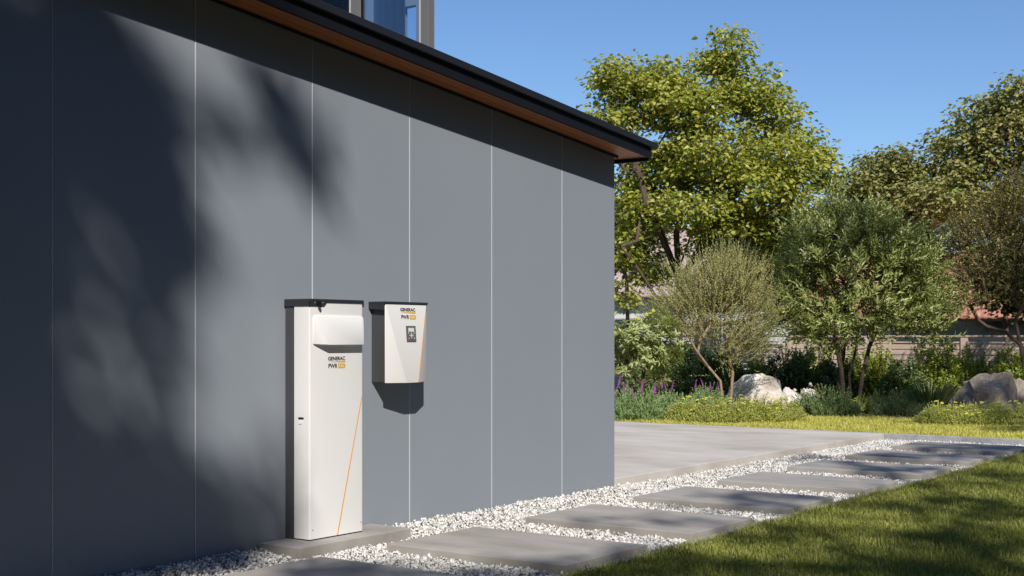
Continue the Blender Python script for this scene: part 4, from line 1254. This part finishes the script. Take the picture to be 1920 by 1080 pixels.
for a, b, r_, d in [(560, 1062, .22, .8), (680, 1062, .22, .9), (760, 1070, .2, .8), (620, 1078, .3, 1), (860, 1055, .16, .5), (940, 1062, .18, .8), (1010, 1072, .16, .9), (880, 1080, .25, 1),
                    (1120, 980, .18, .5), (1240, 975, .18, .7), (1330, 985, .16, .5), (1390, 935, .24, .9), (1470, 930, .22, 1), (1320, 950, .16, .5), (1440, 950, .2, .9),
                    (1650, 885, .22, 1), (1590, 872, .2, .7), (1720, 882, .25, .9), (1540, 852, .22, .9), (1500, 858, .18, .6), (1690, 857, .3, 1), (1780, 855, .3, .9), (1640, 853, .22, .6), (1830, 850, .35, 1),
                    (1850, 838, .4, 1), (1750, 838, .3, .8), (1905, 840, .4, 1),
                    (1090, 1065, .18, .9), (1160, 1050, .2, .8), (1240, 1035, .2, 1), (1300, 1065, .22, 1), (1190, 1078, .2, .8), (1390, 1050, .22, .8), (1480, 1075, .3, 1), (1420, 1000, .22, .9), (1500, 985, .24, .9),
                    (1600, 1060, .35, 1), (1720, 1060, .4, 1), (1850, 1060, .45, 1), (1560, 1015, .2, .6), (1680, 1000, .26, .9), (1790, 1005, .35, 1), (1900, 1000, .4, 1), (1580, 940, .2, .6),
                    (1700, 945, .28, 1), (1780, 930, .3, 1), (1860, 940, .3, .8), (1650, 925, .16, .5), (1830, 900, .3, .8), (1900, 885, .4, 1), (1890, 960, .3, .9), (1740, 905, .2, .5)]:
    g.append((gndp(a, b), 12.0 + R_.uniform(-1.2, 1.2), r_, d * .6))
shade_tree('tall_tree', 'tall tree whose shade falls across the stepping slabs and near lawn', (-2.5, -11.0, 0.0), g, 82)
g = []
for a, w, z, r_, d in [(1862, 26, .5, .55, .55), (1815, 26, .3, .35, .6), (1915, 26, .5, .4, .6), (1690, 24.8, .3, .42, .9), (1650, 25.4, .3, .4, .8), (1745, 25, .4, .36, .9), (1560, 24.6, .25, .3, .5), (1610, 26.5, .5, .4, .7),
                       (1900, 27.5, 2.6, .6, .5), (1930, 27.5, 3.2, .7, .5), (1900, 27.5, 1.6, .5, .6),
                       (1700, 23.9, .1, .35, .9), (1600, 24.2, .1, .35, .8), (1880, 22.3, .1, .4, .5), (1925, 20.8, .1, .35, 1), (1875, 20.6, .1, .25, .7), (1700, 22.5, .1, .2, .5),
                       (1440, 27.2, .68, .16, .6), (1470, 27.2, .5, .15, .6), (1385, 27, .3, .15, .5), (1480, 29.5, .5, .5, .8), (1560, 29.6, .6, .4, .7), (1300, 29.5, .5, .6, 1), (1345, 29.4, .5, .5, 1)]:
    g.append((foot(a, w, z), 13 + R_.uniform(-1, 1), r_, d * .8))
shade_tree('tall_tree', 'tall tree beside the lawn whose shade covers the grey boulder and dome bushes', (12.0, -7.0, 0.0), g, 83)

# belt of unseen trees added behind the viewpoint to block sky light
def belt():
    r = np.random.default_rng(90)
    n = 5200
    h = r.uniform(0, 1, n) ** 1.15
    z = 1.0 + h * 14.5
    rad_ = (3.1 * (1 - h) ** 0.75 + 0.25) * np.sqrt(r.uniform(.25, 1, n))
    a = r.uniform(0, 6.283, n)
    pos = np.stack([rad_ * np.cos(a), rad_ * np.sin(a), z], 1)
    ax = np.stack([np.cos(a), np.sin(a), -.35 * np.ones(n)], 1) + r.normal(0, .25, (n, 3))
    nr = unit(np.stack([.7 * np.cos(a), .7 * np.sin(a), np.ones(n)], 1) + r.normal(0, .35, (n, 3)))
    v, f = leaves_mesh(pos, ax, nr, r.uniform(.55, 1.0, n), r.uniform(.35, .6, n), 'broad')
    crown = np_mesh('crown', v, f); crown.materials.append(M['leaf_belt'])
    tv, tf, _ = skeleton_mesh(np.array([(0, 0, -.05), (0, 0, 5.0), (0.05, 0, 10), (0, 0, 15.3)], float), np.array([-1, 0, 1, 2]), .05, 1.0, .3, 8)
    tv[:, :2] *= np.clip(1.25 - tv[:, 2:] / 14, .15, 3) * 3
    trunk = np_mesh('trunk', tv, tf); trunk.materials.append(M['bark'])
    spots = [(-15, 9, .95), (-15.5, 5, 1), (-16, 1, 1), (-16.5, -3.2, 1), (-17, -7.5, 1.02), (-16, -11.5, 1), (-12.5, -14.5, 1)] + [(-8.5 + 4.1 * k, -14 - .5 * (k % 2), 1.0 + .03 * (k % 3)) for k in range(11)]
    for k, (x, y, s) in enumerate(spots):
        up_ = 1.5 if x < -13 else 1.28
        t = thing('sky_blocker_tree', 'unseen dark tree added behind the viewpoint to block sky light from the wall', 'tree', (x, y, 0), 'unseen trees added behind the viewpoint to block sky light')
        for nm, me in (('crown', crown), ('trunk', trunk)):
            o = bpy.data.objects.new(nm, me); C.objects.link(o); o.parent = t
        t.scale = (s * 1.15, s * 1.15, s * up_); t.rotation_euler = (0, 0, k * 1.7)
M['leaf_belt'] = foliage('sky_blocker_leaf', [(0.018, 0.026, 0.010), (0.035, 0.045, 0.016)], 0.6, 0.05, 0.2)  # dark leaves for the added trees that hold back sky light
belt()
